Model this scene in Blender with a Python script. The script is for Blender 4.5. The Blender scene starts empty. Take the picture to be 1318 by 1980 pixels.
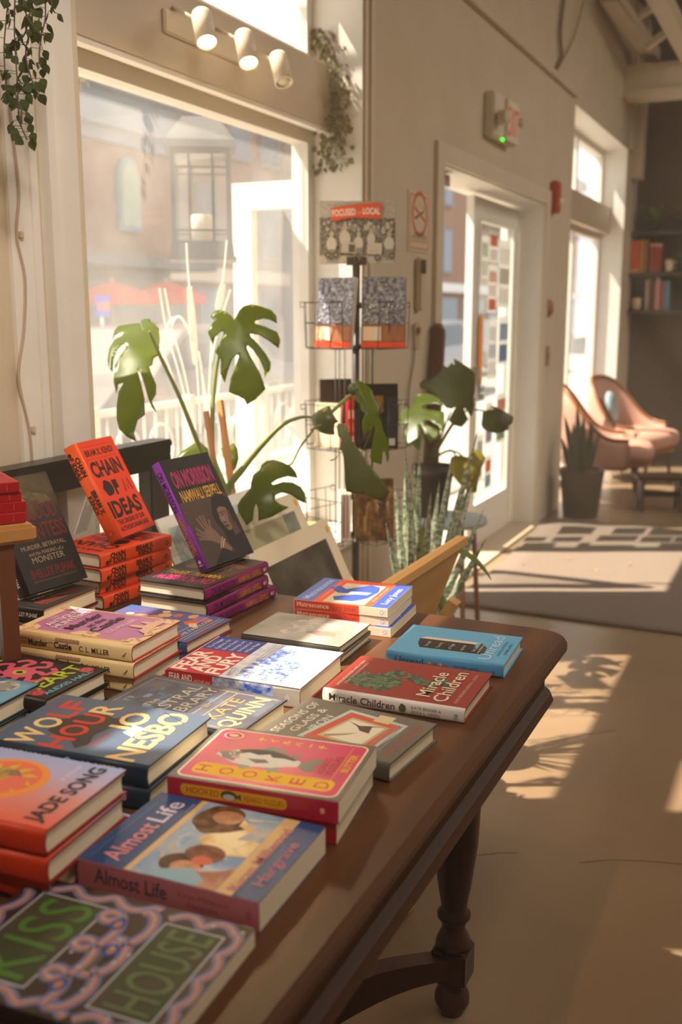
import bpy, bmesh, math, random
from mathutils import Vector, Matrix, Euler
from mathutils.noise import noise
from mathutils.geometry import delaunay_2d_cdt
random.seed(7)
PI = math.pi
SC = bpy.context.scene
COL = SC.collection
# ---------------------------------------------------------------- camera
FPX, CX, CY, HOR, VPX, EYE = 1950.0, 659.0, 990.0, 605.0, 1580.0, 1.42
PITCH = math.atan((CY - HOR) / FPX)
YAW = math.atan((VPX - CX) / math.hypot(FPX, CY - HOR))
cam = bpy.data.cameras.new('camera')
cam.sensor_fit = 'VERTICAL'; cam.sensor_height = 36; cam.sensor_width = 24
cam.lens = FPX / 1980 * 36
cam.dof.use_dof = True; cam.dof.focus_distance = 1.78; cam.dof.aperture_fstop = 3.6
cam.clip_start = .02; cam.clip_end = 300
camo = bpy.data.objects.new('camera', cam)
camo.location = (0, 0, EYE); camo.rotation_euler = (PI/2 - PITCH, 0, YAW)
COL.objects.link(camo); SC.camera = camo
# ---------------------------------------------------------------- light
SC.view_settings.view_transform = 'Standard'; SC.view_settings.look = 'None'
SC.view_settings.gamma = 1; SC.view_settings.use_curve_mapping = False
SC.view_settings.exposure = 0.35
w = bpy.data.worlds.new('sky'); SC.world = w; w.use_nodes = True
wn = w.node_tree.nodes; wn['Background'].inputs[0].default_value = (.93, .96, 1, 1)
wn['Background'].inputs[1].default_value = 1.12
sun = bpy.data.lights.new('sun', 'SUN'); sun.energy = 15; sun.angle = math.radians(.7); sun.color = (1, .86, .66)
suno = bpy.data.objects.new('sun', sun); COL.objects.link(suno)
EL, AZ = math.radians(55), math.atan2(.42, .907)
sd = Vector((math.cos(AZ)*math.cos(EL), math.sin(AZ)*math.cos(EL), -math.sin(EL)))
suno.rotation_euler = sd.to_track_quat('-Z', 'Y').to_euler()
def area(name, loc, size, e, c, rot=(0, 0, 0)):
    l = bpy.data.lights.new(name, 'AREA'); l.shape = 'RECTANGLE'; l.size, l.size_y = size; l.energy = e; l.color = c
    o = bpy.data.objects.new(name, l); o.location = loc; o.rotation_euler = rot; COL.objects.link(o)
area('ceiling_fill_light', (2.6, 3.8, 4.05), (2.5, 4), 50, (1, .88, .74))  # added fill under the ceiling, no fixture modelled
area('ceiling_fill_light', (2.6, 7.5, 4.05), (2.5, 4), 130, (1, .87, .72))  # second added fill, brightens the far half of the room
sp = bpy.data.lights.new('added_fill_spot', 'SPOT'); sp.energy = 210; sp.color = (1, .86, .70); sp.spot_size = math.radians(64); sp.spot_blend = 1; sp.shadow_soft_size = .25  # out-of-view spot added to lift the left wall and the books
spo = bpy.data.objects.new('added_fill_spot', sp); spo.location = (.3, .3, 3.3); spo.rotation_euler = (Vector((-1.62, 1.75, .95))-spo.location).to_track_quat('-Z', 'Y').to_euler(); COL.objects.link(spo)
# ---------------------------------------------------------------- geometry of the view
_p, _y = PITCH, YAW
FW = Vector((-math.sin(_y)*math.cos(_p), math.cos(_y)*math.cos(_p), -math.sin(_p)))
RT = Vector((math.cos(_y), math.sin(_y), 0)); UP = RT.cross(FW); O = Vector((0, 0, EYE))
def at(px, py, X=None, Y=None, Z=None, d=None, plane=None):
    r = FW + RT*(px-CX)/FPX - UP*(py-CY)/FPX
    if d is not None: t = d
    elif X is not None: t = X/r.x
    elif Y is not None: t = Y/r.y
    elif Z is not None: t = (Z-EYE)/r.z
    else: t = (plane[0]-O).dot(plane[1])/r.dot(plane[1])
    return O + r*t
# ---------------------------------------------------------------- materials
def lin(h):
    if not isinstance(h, str): return tuple(h) + (1,)
    h = h.lstrip('#'); v = [int(h[i:i+2], 16)/255 for i in (0, 2, 4)]
    return tuple((c/12.92 if c <= .04045 else ((c+.055)/1.055)**2.4) for c in v) + (1,)
MATS = {}
def mat(h, rough=.5, name=None, metal=0, kind=None, c2=None, scale=20, bump=0, trans=0, emit=0, stretch=None, detail=4, coat=0, spec=.5, lo=.35, hi=.65):
    key = (h, rough, metal, kind, c2, scale, bump, trans, emit, stretch, coat, lo)
    if key in MATS: return MATS[key]
    m = bpy.data.materials.new(name or 'paint_' + str(h).lstrip('#')); m.use_nodes = True
    nt = m.node_tree; N = nt.nodes; L = nt.links; b = N['Principled BSDF']
    b.inputs['Base Color'].default_value = lin(h); b.inputs['Roughness'].default_value = rough
    b.inputs['Metallic'].default_value = metal; b.inputs['Specular IOR Level'].default_value = spec
    if coat: b.inputs['Coat Weight'].default_value = coat; b.inputs['Coat Roughness'].default_value = .12
    tc = N.new('ShaderNodeTexCoord'); mp = N.new('ShaderNodeMapping'); L.new(tc.outputs['Object'], mp.inputs[0])
    if stretch: mp.inputs['Scale'].default_value = stretch
    if c2 or bump:
        if kind == 'wave':
            t = N.new('ShaderNodeTexWave'); t.inputs['Scale'].default_value = scale; t.inputs['Distortion'].default_value = 3
            t.inputs['Detail'].default_value = 3; t.bands_direction = 'X'; f = t.outputs['Fac']
        elif kind == 'brick':
            t = N.new('ShaderNodeTexBrick'); t.inputs['Scale'].default_value = scale; f = None
        elif kind == 'voronoi':
            t = N.new('ShaderNodeTexVoronoi'); t.inputs['Scale'].default_value = scale; f = t.outputs['Distance']
        else:
            t = N.new('ShaderNodeTexNoise'); t.inputs['Scale'].default_value = scale; t.inputs['Detail'].default_value = detail
            f = t.outputs['Fac']
        L.new(mp.outputs[0], t.inputs['Vector'])
        if c2:
            if kind == 'brick':
                t.inputs['Color1'].default_value = lin(h); t.inputs['Color2'].default_value = lin(c2); t.inputs['Mortar'].default_value = lin('#8f6f60'); t.inputs['Mortar Size'].default_value = .012
                L.new(t.outputs['Color'], b.inputs['Base Color'])
            else:
                r = N.new('ShaderNodeValToRGB'); r.color_ramp.elements[0].color = lin(h); r.color_ramp.elements[1].color = lin(c2)
                r.color_ramp.elements[0].position = lo; r.color_ramp.elements[1].position = hi
                L.new(f, r.inputs[0]); L.new(r.outputs[0], b.inputs['Base Color'])
        if bump and f is not None:
            bp = N.new('ShaderNodeBump'); bp.inputs['Strength'].default_value = bump; bp.inputs['Distance'].default_value = .002
            L.new(f, bp.inputs['Height']); L.new(bp.outputs[0], b.inputs['Normal'])
    if trans:
        tr = N.new('ShaderNodeBsdfTranslucent'); mx = N.new('ShaderNodeMixShader'); mx.inputs[0].default_value = trans
        tr.inputs[0].default_value = lin(kind if kind and kind.startswith('#') else h)
        L.new(b.outputs[0], mx.inputs[1]); L.new(tr.outputs[0], mx.inputs[2]); L.new(mx.outputs[0], N['Material Output'].inputs[0])
    if emit: b.inputs['Emission Color'].default_value = lin(h); b.inputs['Emission Strength'].default_value = emit
    MATS[key] = m; return m
def glass(name, dirt=.06, tint=(1, 1, 1, 1), gloss=.07):
    m = bpy.data.materials.new(name); m.use_nodes = True; N = m.node_tree.nodes; L = m.node_tree.links
    N.remove(N['Principled BSDF'])
    t = N.new('ShaderNodeBsdfTransparent'); t.inputs[0].default_value = tint
    g = N.new('ShaderNodeBsdfGlossy'); g.inputs['Roughness'].default_value = .02
    d = N.new('ShaderNodeBsdfDiffuse'); d.inputs[0].default_value = (.8, .8, .8, 1)
    tl = N.new('ShaderNodeBsdfTranslucent'); tl.inputs[0].default_value = (.85, .83, .8, 1)
    ad = N.new('ShaderNodeMixShader'); ad.inputs[0].default_value = .7; L.new(d.outputs[0], ad.inputs[1]); L.new(tl.outputs[0], ad.inputs[2])
    m1 = N.new('ShaderNodeMixShader'); m1.inputs[0].default_value = gloss
    L.new(t.outputs[0], m1.inputs[1]); L.new(g.outputs[0], m1.inputs[2])
    m2 = N.new('ShaderNodeMixShader'); L.new(m1.outputs[0], m2.inputs[1]); L.new(ad.outputs[0], m2.inputs[2])
    tc = N.new('ShaderNodeTexCoord'); ns = N.new('ShaderNodeTexNoise'); ns.inputs['Scale'].default_value = 2.2; ns.inputs['Detail'].default_value = 6
    L.new(tc.outputs['Object'], ns.inputs['Vector'])
    mr = N.new('ShaderNodeMapRange'); mr.inputs['From Min'].default_value = .3; mr.inputs['From Max'].default_value = .75
    mr.inputs['To Min'].default_value = dirt*.4; mr.inputs['To Max'].default_value = dirt*1.7
    L.new(ns.outputs['Fac'], mr.inputs['Value']); L.new(mr.outputs[0], m2.inputs[0])
    L.new(m2.outputs[0], N['Material Output'].inputs[0]); return m
WALL = mat('#cfc0a8', .85, 'cream_wall_paint', c2='#cabaa2', scale=3, bump=.05)
WHITE = mat('#e9e4dc', .55, 'white_trim_paint', c2='#e3ddd3', scale=5)
TRIM = mat('#d9cbb4', .55, 'cream_trim_paint', c2='#d3c4ac', scale=5)
CONC = mat('#8c755c', .26, 'tan_polished_concrete', c2='#806a52', scale=1.3, detail=8, spec=.5)
DARKW = mat('#5a4a3e', .8, 'dark_wall_paint', c2='#645446', scale=2)
WOODT = mat('#4c2e1c', .42, 'dark_varnished_wood', kind='wave', c2='#5e3a22', scale=3.5, stretch=(1, .12, 1), spec=.35, lo=.2, hi=.9)
OAK = mat('#a9763c', .5, 'golden_pine_wood', kind='wave', c2='#b98546', scale=9, stretch=(1, .15, .15), lo=.1, hi=.9)
BIN = mat('#c99a5c', .55, 'pale_pine_wood', kind='wave', c2='#d3a768', scale=8, stretch=(1, .15, .3), lo=.1, hi=.9)
BLACK = mat('#14110f', .35, 'black_painted_metal', spec=.6)
PAPER = mat('#e8dcc4', .8, 'page_paper', kind='wave', c2='#d6c7a9', scale=260, stretch=(.0001, .0001, 1.6), lo=.1, hi=.9)
# wave runs along local x of the mapping: turn the lines so they follow the sheets
for nd in PAPER.node_tree.nodes:
    if nd.type == 'TEX_WAVE': nd.bands_direction = 'Z'; nd.inputs['Distortion'].default_value = .6
GLASS = glass('dusty_window_glass', .085)
CLEAR = glass('clear_acrylic', .02, (.93, .95, .95, 1), .12)
# ---------------------------------------------------------------- mesh builder
class MB:
    def __init__(s): s.v = []; s.f = []; s.m = []; s.sm = []
    def add(s, vs, fs, mi=0, smooth=False):
        b = len(s.v); s.v += [Vector(v) for v in vs]
        for f in fs: s.f.append([b+i for i in f]); s.m.append(mi); s.sm.append(smooth)
        return s
    def box(s, a, b, mi=0, M=None, bev=0):
        x0, y0, z0 = [min(a[i], b[i]) for i in range(3)]; x1, y1, z1 = [max(a[i], b[i]) for i in range(3)]
        if bev:
            bm = bmesh.new(); bmesh.ops.create_cube(bm, size=1)
            for v in bm.verts: v.co = Vector(((x0+x1)/2+v.co.x*(x1-x0), (y0+y1)/2+v.co.y*(y1-y0), (z0+z1)/2+v.co.z*(z1-z0)))
            bmesh.ops.bevel(bm, geom=list(bm.edges), offset=bev, segments=2, affect='EDGES')
            vs = [v.co.copy() for v in bm.verts]; bm.verts.index_update(); fs = [[v.index for v in f.verts] for f in bm.faces]; bm.free()
        else:
            vs = [Vector(p) for p in ((x0,y0,z0),(x1,y0,z0),(x1,y1,z0),(x0,y1,z0),(x0,y0,z1),(x1,y0,z1),(x1,y1,z1),(x0,y1,z1))]
            fs = [(3,2,1,0),(4,5,6,7),(0,1,5,4),(1,2,6,5),(2,3,7,6),(3,0,4,7)]
        if M: vs = [M @ v for v in vs]
        return s.add(vs, fs, mi)
    def bar(s, p, q, w, h, mi=0, upv=(0, 0, 1)):
        p = Vector(p); q = Vector(q); d = (q-p).normalized(); u = Vector(upv); a = d.cross(u)
        if a.length < 1e-4: a = d.cross(Vector((1, 0, 0)))
        a.normalize(); c = a.cross(d)
        vs = [P + a*w/2*i + c*h/2*j for P in (p, q) for i, j in ((-1,-1),(1,-1),(1,1),(-1,1))]
        return s.add(vs, [(0,1,2,3),(7,6,5,4),(0,4,5,1),(1,5,6,2),(2,6,7,3),(3,7,4,0)], mi)
    def tube(s, pts, r, n=8, mi=0, cap=True):
        pts = [Vector(p) for p in pts]; k = len(pts); rs = r if isinstance(r, (list, tuple)) else [r]*k
        vs = []; a = None
        for i, p in enumerate(pts):
            d = (pts[min(i+1, k-1)]-pts[max(i-1, 0)]).normalized()
            if a is None: a = d.orthogonal().normalized()
            a = (a - d*a.dot(d)).normalized(); b = d.cross(a)
            vs += [p + (a*math.cos(2*PI*j/n)+b*math.sin(2*PI*j/n))*rs[i] for j in range(n)]
        fs = [(i*n+j, i*n+(j+1) % n, (i+1)*n+(j+1) % n, (i+1)*n+j) for i in range(k-1) for j in range(n)]
        if cap: fs += [list(range(n))[::-1], [(k-1)*n+j for j in range(n)]]
        return s.add(vs, fs, mi, True)
    def lathe(s, prof, c=(0, 0, 0), n=24, mi=0, M=None, cap=True):
        c = Vector(c); vs = [c+Vector((r*math.cos(2*PI*j/n), r*math.sin(2*PI*j/n), z)) for r, z in prof for j in range(n)]
        if M: vs = [M @ v for v in vs]
        k = len(prof); fs = [(i*n+j, i*n+(j+1) % n, (i+1)*n+(j+1) % n, (i+1)*n+j) for i in range(k-1) for j in range(n)]
        if cap: fs += [list(range(n))[::-1], [(k-1)*n+j for j in range(n)]]
        return s.add(vs, fs, mi, True)
    def prism(s, poly, a, b, axis=2, mi=0):
        def P(u, v, w): return Vector((u, v, w)) if axis == 2 else Vector((w, u, v)) if axis == 0 else Vector((u, w, v))
        n = len(poly); vs = [P(u, v, a) for u, v in poly]+[P(u, v, b) for u, v in poly]
        return s.add(vs, [list(range(n))[::-1], list(range(n, 2*n))]+[(i, (i+1) % n, n+(i+1) % n, n+i) for i in range(n)], mi)
    def sphere(s, c, r, n=12, mi=0):
        c = Vector(c); r = Vector(r) if isinstance(r, (tuple, list)) else Vector((r, r, r)); h = n//2
        vs = [c+Vector((r.x*math.sin(PI*i/h)*math.cos(2*PI*j/n), r.y*math.sin(PI*i/h)*math.sin(2*PI*j/n), r.z*math.cos(PI*i/h))) for i in range(h+1) for j in range(n)]
        return s.add(vs, [(i*n+j, (i+1)*n+j, (i+1)*n+(j+1) % n, i*n+(j+1) % n) for i in range(h) for j in range(n)], mi, True)
    def build(s, name, mats, parent=None, world=False):
        me = bpy.data.meshes.new(name); off = Vector((0, 0, 0))
        if world and parent is not None:
            Mi = parent.matrix_basis.inverted() if parent.parent is None else (parent.parent.matrix_basis @ parent.matrix_basis).inverted()
            vs = [Mi @ v for v in s.v]
        else: vs = s.v
        me.from_pydata([tuple(v) for v in vs], [], s.f)
        for m in (mats if isinstance(mats, (list, tuple)) else [mats]): me.materials.append(m)
        for i, p in enumerate(me.polygons): p.material_index = s.m[i]; p.use_smooth = s.sm[i]
        o = bpy.data.objects.new(name, me); COL.objects.link(o)
        if parent is not None: o.parent = parent
        return o
def tag(o, label=None, cat=None, group=None, kind=None):
    if label: o['label'] = label
    if cat: o['category'] = cat
    if group: o['group'] = group
    if kind: o['kind'] = kind
    return o
def thing(name, label, cat, loc=(0, 0, 0), rotz=0, group=None, M=None):
    o = bpy.data.objects.new(name, None); COL.objects.link(o); o.empty_display_size = .05
    if M is not None: o.matrix_basis = M
    else: o.location = loc; o.rotation_euler = (0, 0, rotz)
    if M is None: o.matrix_basis = Matrix.Translation(loc) @ Matrix.Rotation(rotz, 4, 'Z')
    return tag(o, label, cat, group)
def struct(o): o['kind'] = 'structure'; return o
def dup(root, loc, rotz, label, group=None):
    r = root.copy(); COL.objects.link(r); r.matrix_basis = Matrix.Translation(loc) @ Matrix.Rotation(rotz, 4, 'Z')
    r['label'] = label
    if group: r['group'] = group
    for ch in list(root.children):
        c = ch.copy(); COL.objects.link(c); c.parent = r
        for g in ch.children: d = g.copy(); COL.objects.link(d); d.parent = c
    return r
def bezier(P, n=16):
    P = [Vector(p) for p in P]; out = []
    for i in range(len(P)-1):
        p0 = P[max(i-1, 0)]; p1 = P[i]; p2 = P[i+1]; p3 = P[min(i+2, len(P)-1)]
        for k in range(n):
            t = k/n; out.append(.5*((2*p1)+(p2-p0)*t+(2*p0-5*p1+4*p2-p3)*t*t+(3*p1-p0-3*p2+p3)*t**3))
    return out+[P[-1]]
# ---------------------------------------------------------------- printed art
_tc = {}
def text_geo(s, bold=0):
    k = (s, bold)
    if k in _tc: return _tc[k]
    cu = bpy.data.curves.new('t', 'FONT'); cu.body = s; cu.size = 1; cu.offset = bold; cu.resolution_u = 3
    o = bpy.data.objects.new('t', cu); COL.objects.link(o)
    dg = bpy.context.evaluated_depsgraph_get(); me = o.evaluated_get(dg).to_mesh()
    vs = [(v.co.x, v.co.y) for v in me.vertices]; fs = [tuple(p.vertices) for p in me.polygons]
    o.evaluated_get(dg).to_mesh_clear(); bpy.data.objects.remove(o); bpy.data.curves.remove(cu)
    x0 = min(v[0] for v in vs); x1 = max(v[0] for v in vs)
    _tc[k] = ([(x-x0, y) for x, y in vs], fs, x1-x0); return _tc[k]
class Art:
    """flat print laid out in metres on a page (u right, v up)"""
    def __init__(s, f, box=None): s.mb = MB(); s.f = f; s.mats = []; s.k = 0; s.box = box
    def mi(s, m):
        if isinstance(m, str): m = mat(m, .5, spec=.22)
        if m not in s.mats: s.mats.append(m)
        return s.mats.index(m)
    def clip(s, pts):
        if not s.box: return pts
        W, H = s.box
        for ax, lim, sg in ((0, .0003, 1), (0, W-.0003, -1), (1, .0003, 1), (1, H-.0003, -1)):
            out = []
            for i, p in enumerate(pts):
                q = pts[(i+1) % len(pts)]; a = (p[ax]-lim)*sg; b = (q[ax]-lim)*sg
                if a >= 0: out.append(p)
                if (a < 0) != (b < 0): t = a/(a-b); out.append((p[0]+(q[0]-p[0])*t, p[1]+(q[1]-p[1])*t))
            pts = out
            if len(pts) < 3: return []
        return pts
    def poly(s, pts, m, up=1):
        pts = s.clip(pts)
        if len(pts) < 3: return
        s.k += up; s.mb.add([s.f(u, v, s.k) for u, v in pts], [list(range(len(pts)))], s.mi(m))
    def rect(s, u0, v0, u1, v1, m, r=0):
        if not r: return s.poly([(u0, v0), (u1, v0), (u1, v1), (u0, v1)], m)
        P = []
        for cx, cy, a in ((u1-r, v0+r, -90), (u1-r, v1-r, 0), (u0+r, v1-r, 90), (u0+r, v0+r, 180)):
            P += [(cx+r*math.cos(math.radians(a+t)), cy+r*math.sin(math.radians(a+t))) for t in range(0, 91, 15)]
        s.poly(P, m)
    def ell(s, u, v, a, b, m, rot=0, n=28, w=0):
        c, d = math.cos(rot), math.sin(rot)
        s.poly([(u+c*x-d*y, v+d*x+c*y) for x, y in ((a*math.cos(2*PI*i/n)*(1+w*math.sin(5*i)), b*math.sin(2*PI*i/n)*(1+w*math.cos(7*i))) for i in range(n))], m)
    def stroke(s, pts, w, m, smooth=8, closed=False):
        P = bezier([(a, b, 0) for a, b in pts], smooth) if smooth else [Vector((a, b, 0)) for a, b in pts]
        s.k += 1; L = []; R = []
        for i, p in enumerate(P):
            d = (P[min(i+1, len(P)-1)]-P[max(i-1, 0)]); d = d.normalized() if d.length > 1e-9 else Vector((1, 0, 0))
            nx, ny = -d.y*w/2, d.x*w/2; L.append((p.x+nx, p.y+ny)); R.append((p.x-nx, p.y-ny))
        n = len(P); cl = (lambda u, v: (min(max(u, .0003), s.box[0]-.0003), min(max(v, .0003), s.box[1]-.0003))) if s.box else (lambda u, v: (u, v))
        vs = [s.f(*cl(u, v), s.k) for u, v in L+R]
        s.mb.add(vs, [(i, n+i, n+i+1, i+1) for i in range(n-1)], s.mi(m))
    def text(s, t, u, v, h, m, w=None, al='l', bold=0, rot=0, sx=1, shear=0):
        vs, fs, tw = text_geo(t, bold); s.k += 1
        k = h/.72; kx = k*sx
        if w: kx = w/tw
        off = 0 if al == 'l' else (-tw*kx/2 if al == 'c' else -tw*kx)
        c, d = math.cos(rot), math.sin(rot); out = []
        for x, y in vs:
            X = x*kx+off+y*k*shear; Y = y*k; out.append(s.f(u+c*X-d*Y, v+d*X+c*Y, s.k))
        s.mb.add(out, fs, s.mi(m))
    def build(s, name, parent):
        if not s.mb.v: return None
        return s.mb.build(name, s.mats, parent)
def noisem(a, b, sc=60, rough=.5, lo=.4, hi=.6, stretch=None): return mat(a, rough, 'mottled_print', c2=b, scale=sc, lo=lo, hi=hi, stretch=stretch, detail=5, spec=.22)
exec_books = []
def book(name, label, B, rot, W, H, T, cover, spine=None, art=None, sart=None, hard=True, board=None, z=.8, group=None, M=None, gloss=.42, pages=None):
    spine = spine or cover; mk = lambda h: h if not isinstance(h, str) else mat(h, gloss, spec=.25)
    if M is None: M = Matrix.Translation((B[0], B[1], z)) @ Matrix.Rotation(math.radians(rot), 4, 'Z')
    o = thing(name, label, 'book', M=M, group=group)
    tb = .0026 if hard else .0006; r = .007 if hard else .0012; n = 6 if hard else 2
    out = [(W, 0)]+[(r-r*math.sin(t*PI/2/n), r-r*math.cos(t*PI/2/n)) for t in range(n+1)]
    mid = [(-.0012, T*.5)] if hard else []
    out += mid+[(r-r*math.cos(t*PI/2/n), T-r+r*math.sin(t*PI/2/n)) for t in range(n+1)]+[(W, T)]
    ri = max(r-tb, .0002)
    inn = [(W, tb)]+[(tb+ri-ri*math.sin(t*PI/2/n), tb+ri-ri*math.cos(t*PI/2/n)) for t in range(n+1)]
    inn += ([(tb-.0012, T*.5)] if hard else [])+[(tb+ri-ri*math.cos(t*PI/2/n), T-tb-ri+ri*math.sin(t*PI/2/n)) for t in range(n+1)]+[(W, T-tb)]
    mb = MB(); N = len(out)
    vs = [(x, y, zz) for y in (0, H) for x, zz in out]+[(x, y, zz) for y in (0, H) for x, zz in inn]
    mb.add(vs, [])
    for i in range(N-1):
        sp = out[i][0] < r*.9 and out[i+1][0] < r*.9 or (out[i][0] <= r and out[i+1][0] <= r and hard)
        f = (i, N+i, N+i+1, i+1); mb.f.append(f); mb.m.append(1 if sp else 0); mb.sm.append(hard and 0 < i < N-2)
        mb.f.append((2*N+i+1, 3*N+i+1, 3*N+i, 2*N+i)); mb.m.append(2); mb.sm.append(False)
        mb.f.append((i+1, 2*N+i+1, 2*N+i, i)); mb.m.append(2); mb.sm.append(False)
        mb.f.append((N+i, 3*N+i, 3*N+i+1, N+i+1)); mb.m.append(2); mb.sm.append(False)
    for a in (0, N-1):
        mb.f.append((a, N+a, 3*N+a, 2*N+a)); mb.m.append(2); mb.sm.append(False)
    mb.build('cover', [mk(cover), mk(spine), mk(board or cover)], o)
    pb = MB(); e = .004 if hard else .0004; x0 = .004 if hard else .001
    prof = [(x0, tb), (W-e, tb), (W-e-(.002 if hard else 0), T/2), (W-e, T-tb), (x0, T-tb)]
    pb.prism(prof, e, H-e, axis=1); pb.build('page_block', pages or PAPER, o)
    if art:
        A = Art(lambda u, v, k: Vector((u, v, T+.00008+.000012*k)), (W, H)); art(A, W, H); A.build('cover_print', o)
    if sart:
        A = Art(lambda u, v, k: Vector((-(.0012 if hard else 0)-.00008-.000012*k, H-u, v)), (H, T)); sart(A, H, T); A.build('spine_print', o)
    return o
ORD = ['topmost', 'second from the top', 'third from the top', 'fourth from the top', 'fifth from the top']
def stack(n, jit, name, what, where, B, rot, W, H, T, *a, z=.8, group=None, **k):
    top = book(name, '%s, %s of %s' % (what, ORD[0], where) if n > 1 else '%s, %s' % (what, where), B, rot, W, H, T, *a, z=z+(n-1)*T, group=group, **k)
    for i in range(1, n):
        dx, dy, dr = jit[(i-1) % len(jit)]
        dup(top, (B[0]+dx, B[1]+dy, z+(n-1-i)*T), math.radians(rot+dr), '%s, %s of %s' % (what, ORD[i] if i < n-1 or n < 3 else 'lowest', where) if not (n == 2) else '%s, lower one of %s' % (what, where), group)
    return top
# ================================================================ THE ROOM
XW, XO = -1.64, -1.92          # inner and outer face of the street wall
CEIL = 4.2
fl = MB(); fl.box((XO-.02, -3, -.1), (5, 10.6, 0)); struct(fl.build('floor', CONC))
# expansion joints and a hairline crack in the concrete
jt = MB()
rr = random.Random(3)
for L_ in ([(872, 1658), (905, 1655), (940, 1652), (972, 1648), (1000, 1649)], [(1120, 1668), (1180, 1662), (1240, 1664), (1318, 1670), (1420, 1672)], [(985, 1433), (1020, 1431), (1060, 1428), (1100, 1420), (1150, 1418), (1190, 1411)]):
    pts = [at(x, y, Z=.0006) for x, y in L_]
    for p, q in zip(pts, pts[1:]): jt.bar(p, q, .0018, .0008)
struct(jt.build('trim_1', mat('#6a5541', .9, 'concrete_joint')))
OPEN = [(2.04, 3.73, -.4, 2.84), (4.64, 6.63, 0, 2.10), (7.40, 9.56, 0, 2.84)]
wl = MB()
def wbox(y0, y1, z0, z1, x0=XO, x1=XW): wl.box((x0, y0, z0), (x1, y1, z1))
wbox(-3, -2.4, 0, CEIL); wbox(-.12, .42, 0, CEIL); wbox(-2.4, -.12, 2.84, CEIL); wbox(.42, 1.5, 2.84, CEIL); wbox(-2.4, -.12, 0, .56); wbox(.42, 1.5, 0, .56); wbox(1.5, 2.04, 0, CEIL); wbox(3.73, 4.64, 0, CEIL); wbox(6.63, 7.40, 0, CEIL); wbox(9.56, 10.7, 0, CEIL)
wbox(2.04, 3.73, 2.84, CEIL); wbox(4.64, 6.63, 2.10, CEIL); wbox(7.40, 9.56, 2.84, CEIL)
wbox(2.04, 3.73, 0, .53)
wo = struct(wl.build('wall_left', WALL))
wb = MB(); wb.box((XO, 10.2, 0), (5, 10.35, CEIL)); struct(wb.build('wall_back', DARKW))
wr = MB(); wr.box((5, -3, 0), (5.15, 10.75, CEIL)); struct(wr.build('wall_right', WALL))
wf = MB(); wf.box((XO, -3.15, 0), (5.15, -3, CEIL)); struct(wf.build('wall_front', WALL))
ce = MB(); ce.box((XO-.3, -3.15, CEIL), (5.15, 10.75, CEIL+.12)); struct(ce.build('ceiling', mat('#cbb594', .8, 'cream_ceiling_boards')))
# second, lower soffit side wall end next to the far bay
# ledge high along the street wall
cr = MB(); cr.box((XW, -3, 2.875), (XW+.03, 7.36, 2.915)); struct(cr.build('trim_2', WALL))
# pilaster mouldings left and right of the shop window
tr = MB()
for y0, y1, d in ((1.785, 1.850, .010), (1.850, 1.872, .018), (1.900, 1.925, .03), (1.940, 2.02, .014)): tr.box((XW, y0, 0), (XW+d, y1, CEIL))
struct(tr.build('trim_3', WHITE))
tr = MB(); tr.box((XW, 2.02, 0), (XW+.012, 2.04, CEIL)); struct(tr.build('trim_4', TRIM))
tr = MB()
for y0, y1, d in ((3.745, 3.765, .012), (3.775, 3.80, .022)): tr.box((XW, y0, 0), (XW+d, y1, CEIL))
struct(tr.build('trim_5', TRIM))
# white linings of the window reveals
tr = MB()
for y0, y1, z0, z1 in ((2.04, 3.73, .55, 2.84), (7.40, 9.56, .0, 2.84)):
    tr.box((XO, y1-.004, z0), (XW+.002, y1+.001, z1)); tr.box((XO, y0-.001, z0), (XW+.002, y0+.004, z1))
    tr.box((XO, y0, z1-.004), (XW+.002, y1, z1+.001))
tr.box((XO, 6.626, 0), (XW+.002, 6.632, 2.1)); tr.box((XO, 4.638, 0), (XW+.002, 4.644, 2.1)); tr.box((XO, 4.64, 2.096), (XW+.002, 6.63, 2.102))
tr.box((XO-.03, 2.05, .531), (XW+.06, 3.72, .564))
struct(tr.build('trim_6', WHITE))
# door casing
tr = MB()
tr.box((XW, 4.55, 0), (XW+.02, 4.64, 2.19)); tr.box((XW, 6.63, 0), (XW+.02, 6.73, 2.19)); tr.box((XW, 4.64, 2.103), (XW+.02, 6.63, 2.19))
struct(tr.build('trim_7', TRIM))
# ---------------------------------------------------------------- windows
def window(name, y0, y1, z0, z1, xg=-1.88, fr=.05, mull=()):
    f = MB(); t = .035
    f.box((xg-t, y0, z0), (xg+t, y0+fr, z1)); f.box((xg-t, y1-fr, z0), (xg+t, y1, z1))
    f.box((xg-t, y0+fr, z0), (xg+t, y1-fr, z0+fr)); f.box((xg-t, y0+fr, z1-fr), (xg+t, y1-fr, z1))
    for y in mull: f.box((xg-t, y-.03, z0+fr), (xg+t, y+.03, z1-fr))
    o = struct(f.build(name, WHITE))
    g = MB(); g.box((xg-.004, y0+fr*.8, z0+fr*.8), (xg+.002, y1-fr*.8, z1-fr*.8)); g.build('window_glass', GLASS, o)
    return o
window('window_1', 2.045, 3.725, .565, 2.115)
for i_, (a_, b_) in enumerate(((.425, 1.495), (-2.395, -.125))):
    window('window_%d' % (5+2*i_), a_, b_, .565, 2.115); window('window_%d' % (6+2*i_), a_, b_, 2.341, 2.835)
window('window_2', 2.045, 3.725, 2.341, 2.835)
window('window_3', 7.405, 9.555, .0, 2.115, mull=(8.48,))
window('window_4', 7.405, 9.555, 2.341, 2.835, mull=(8.48,))
BEAM = mat('#c4b298', .42, 'satin_cream_beam_paint', c2='#beac92', scale=4)
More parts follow.
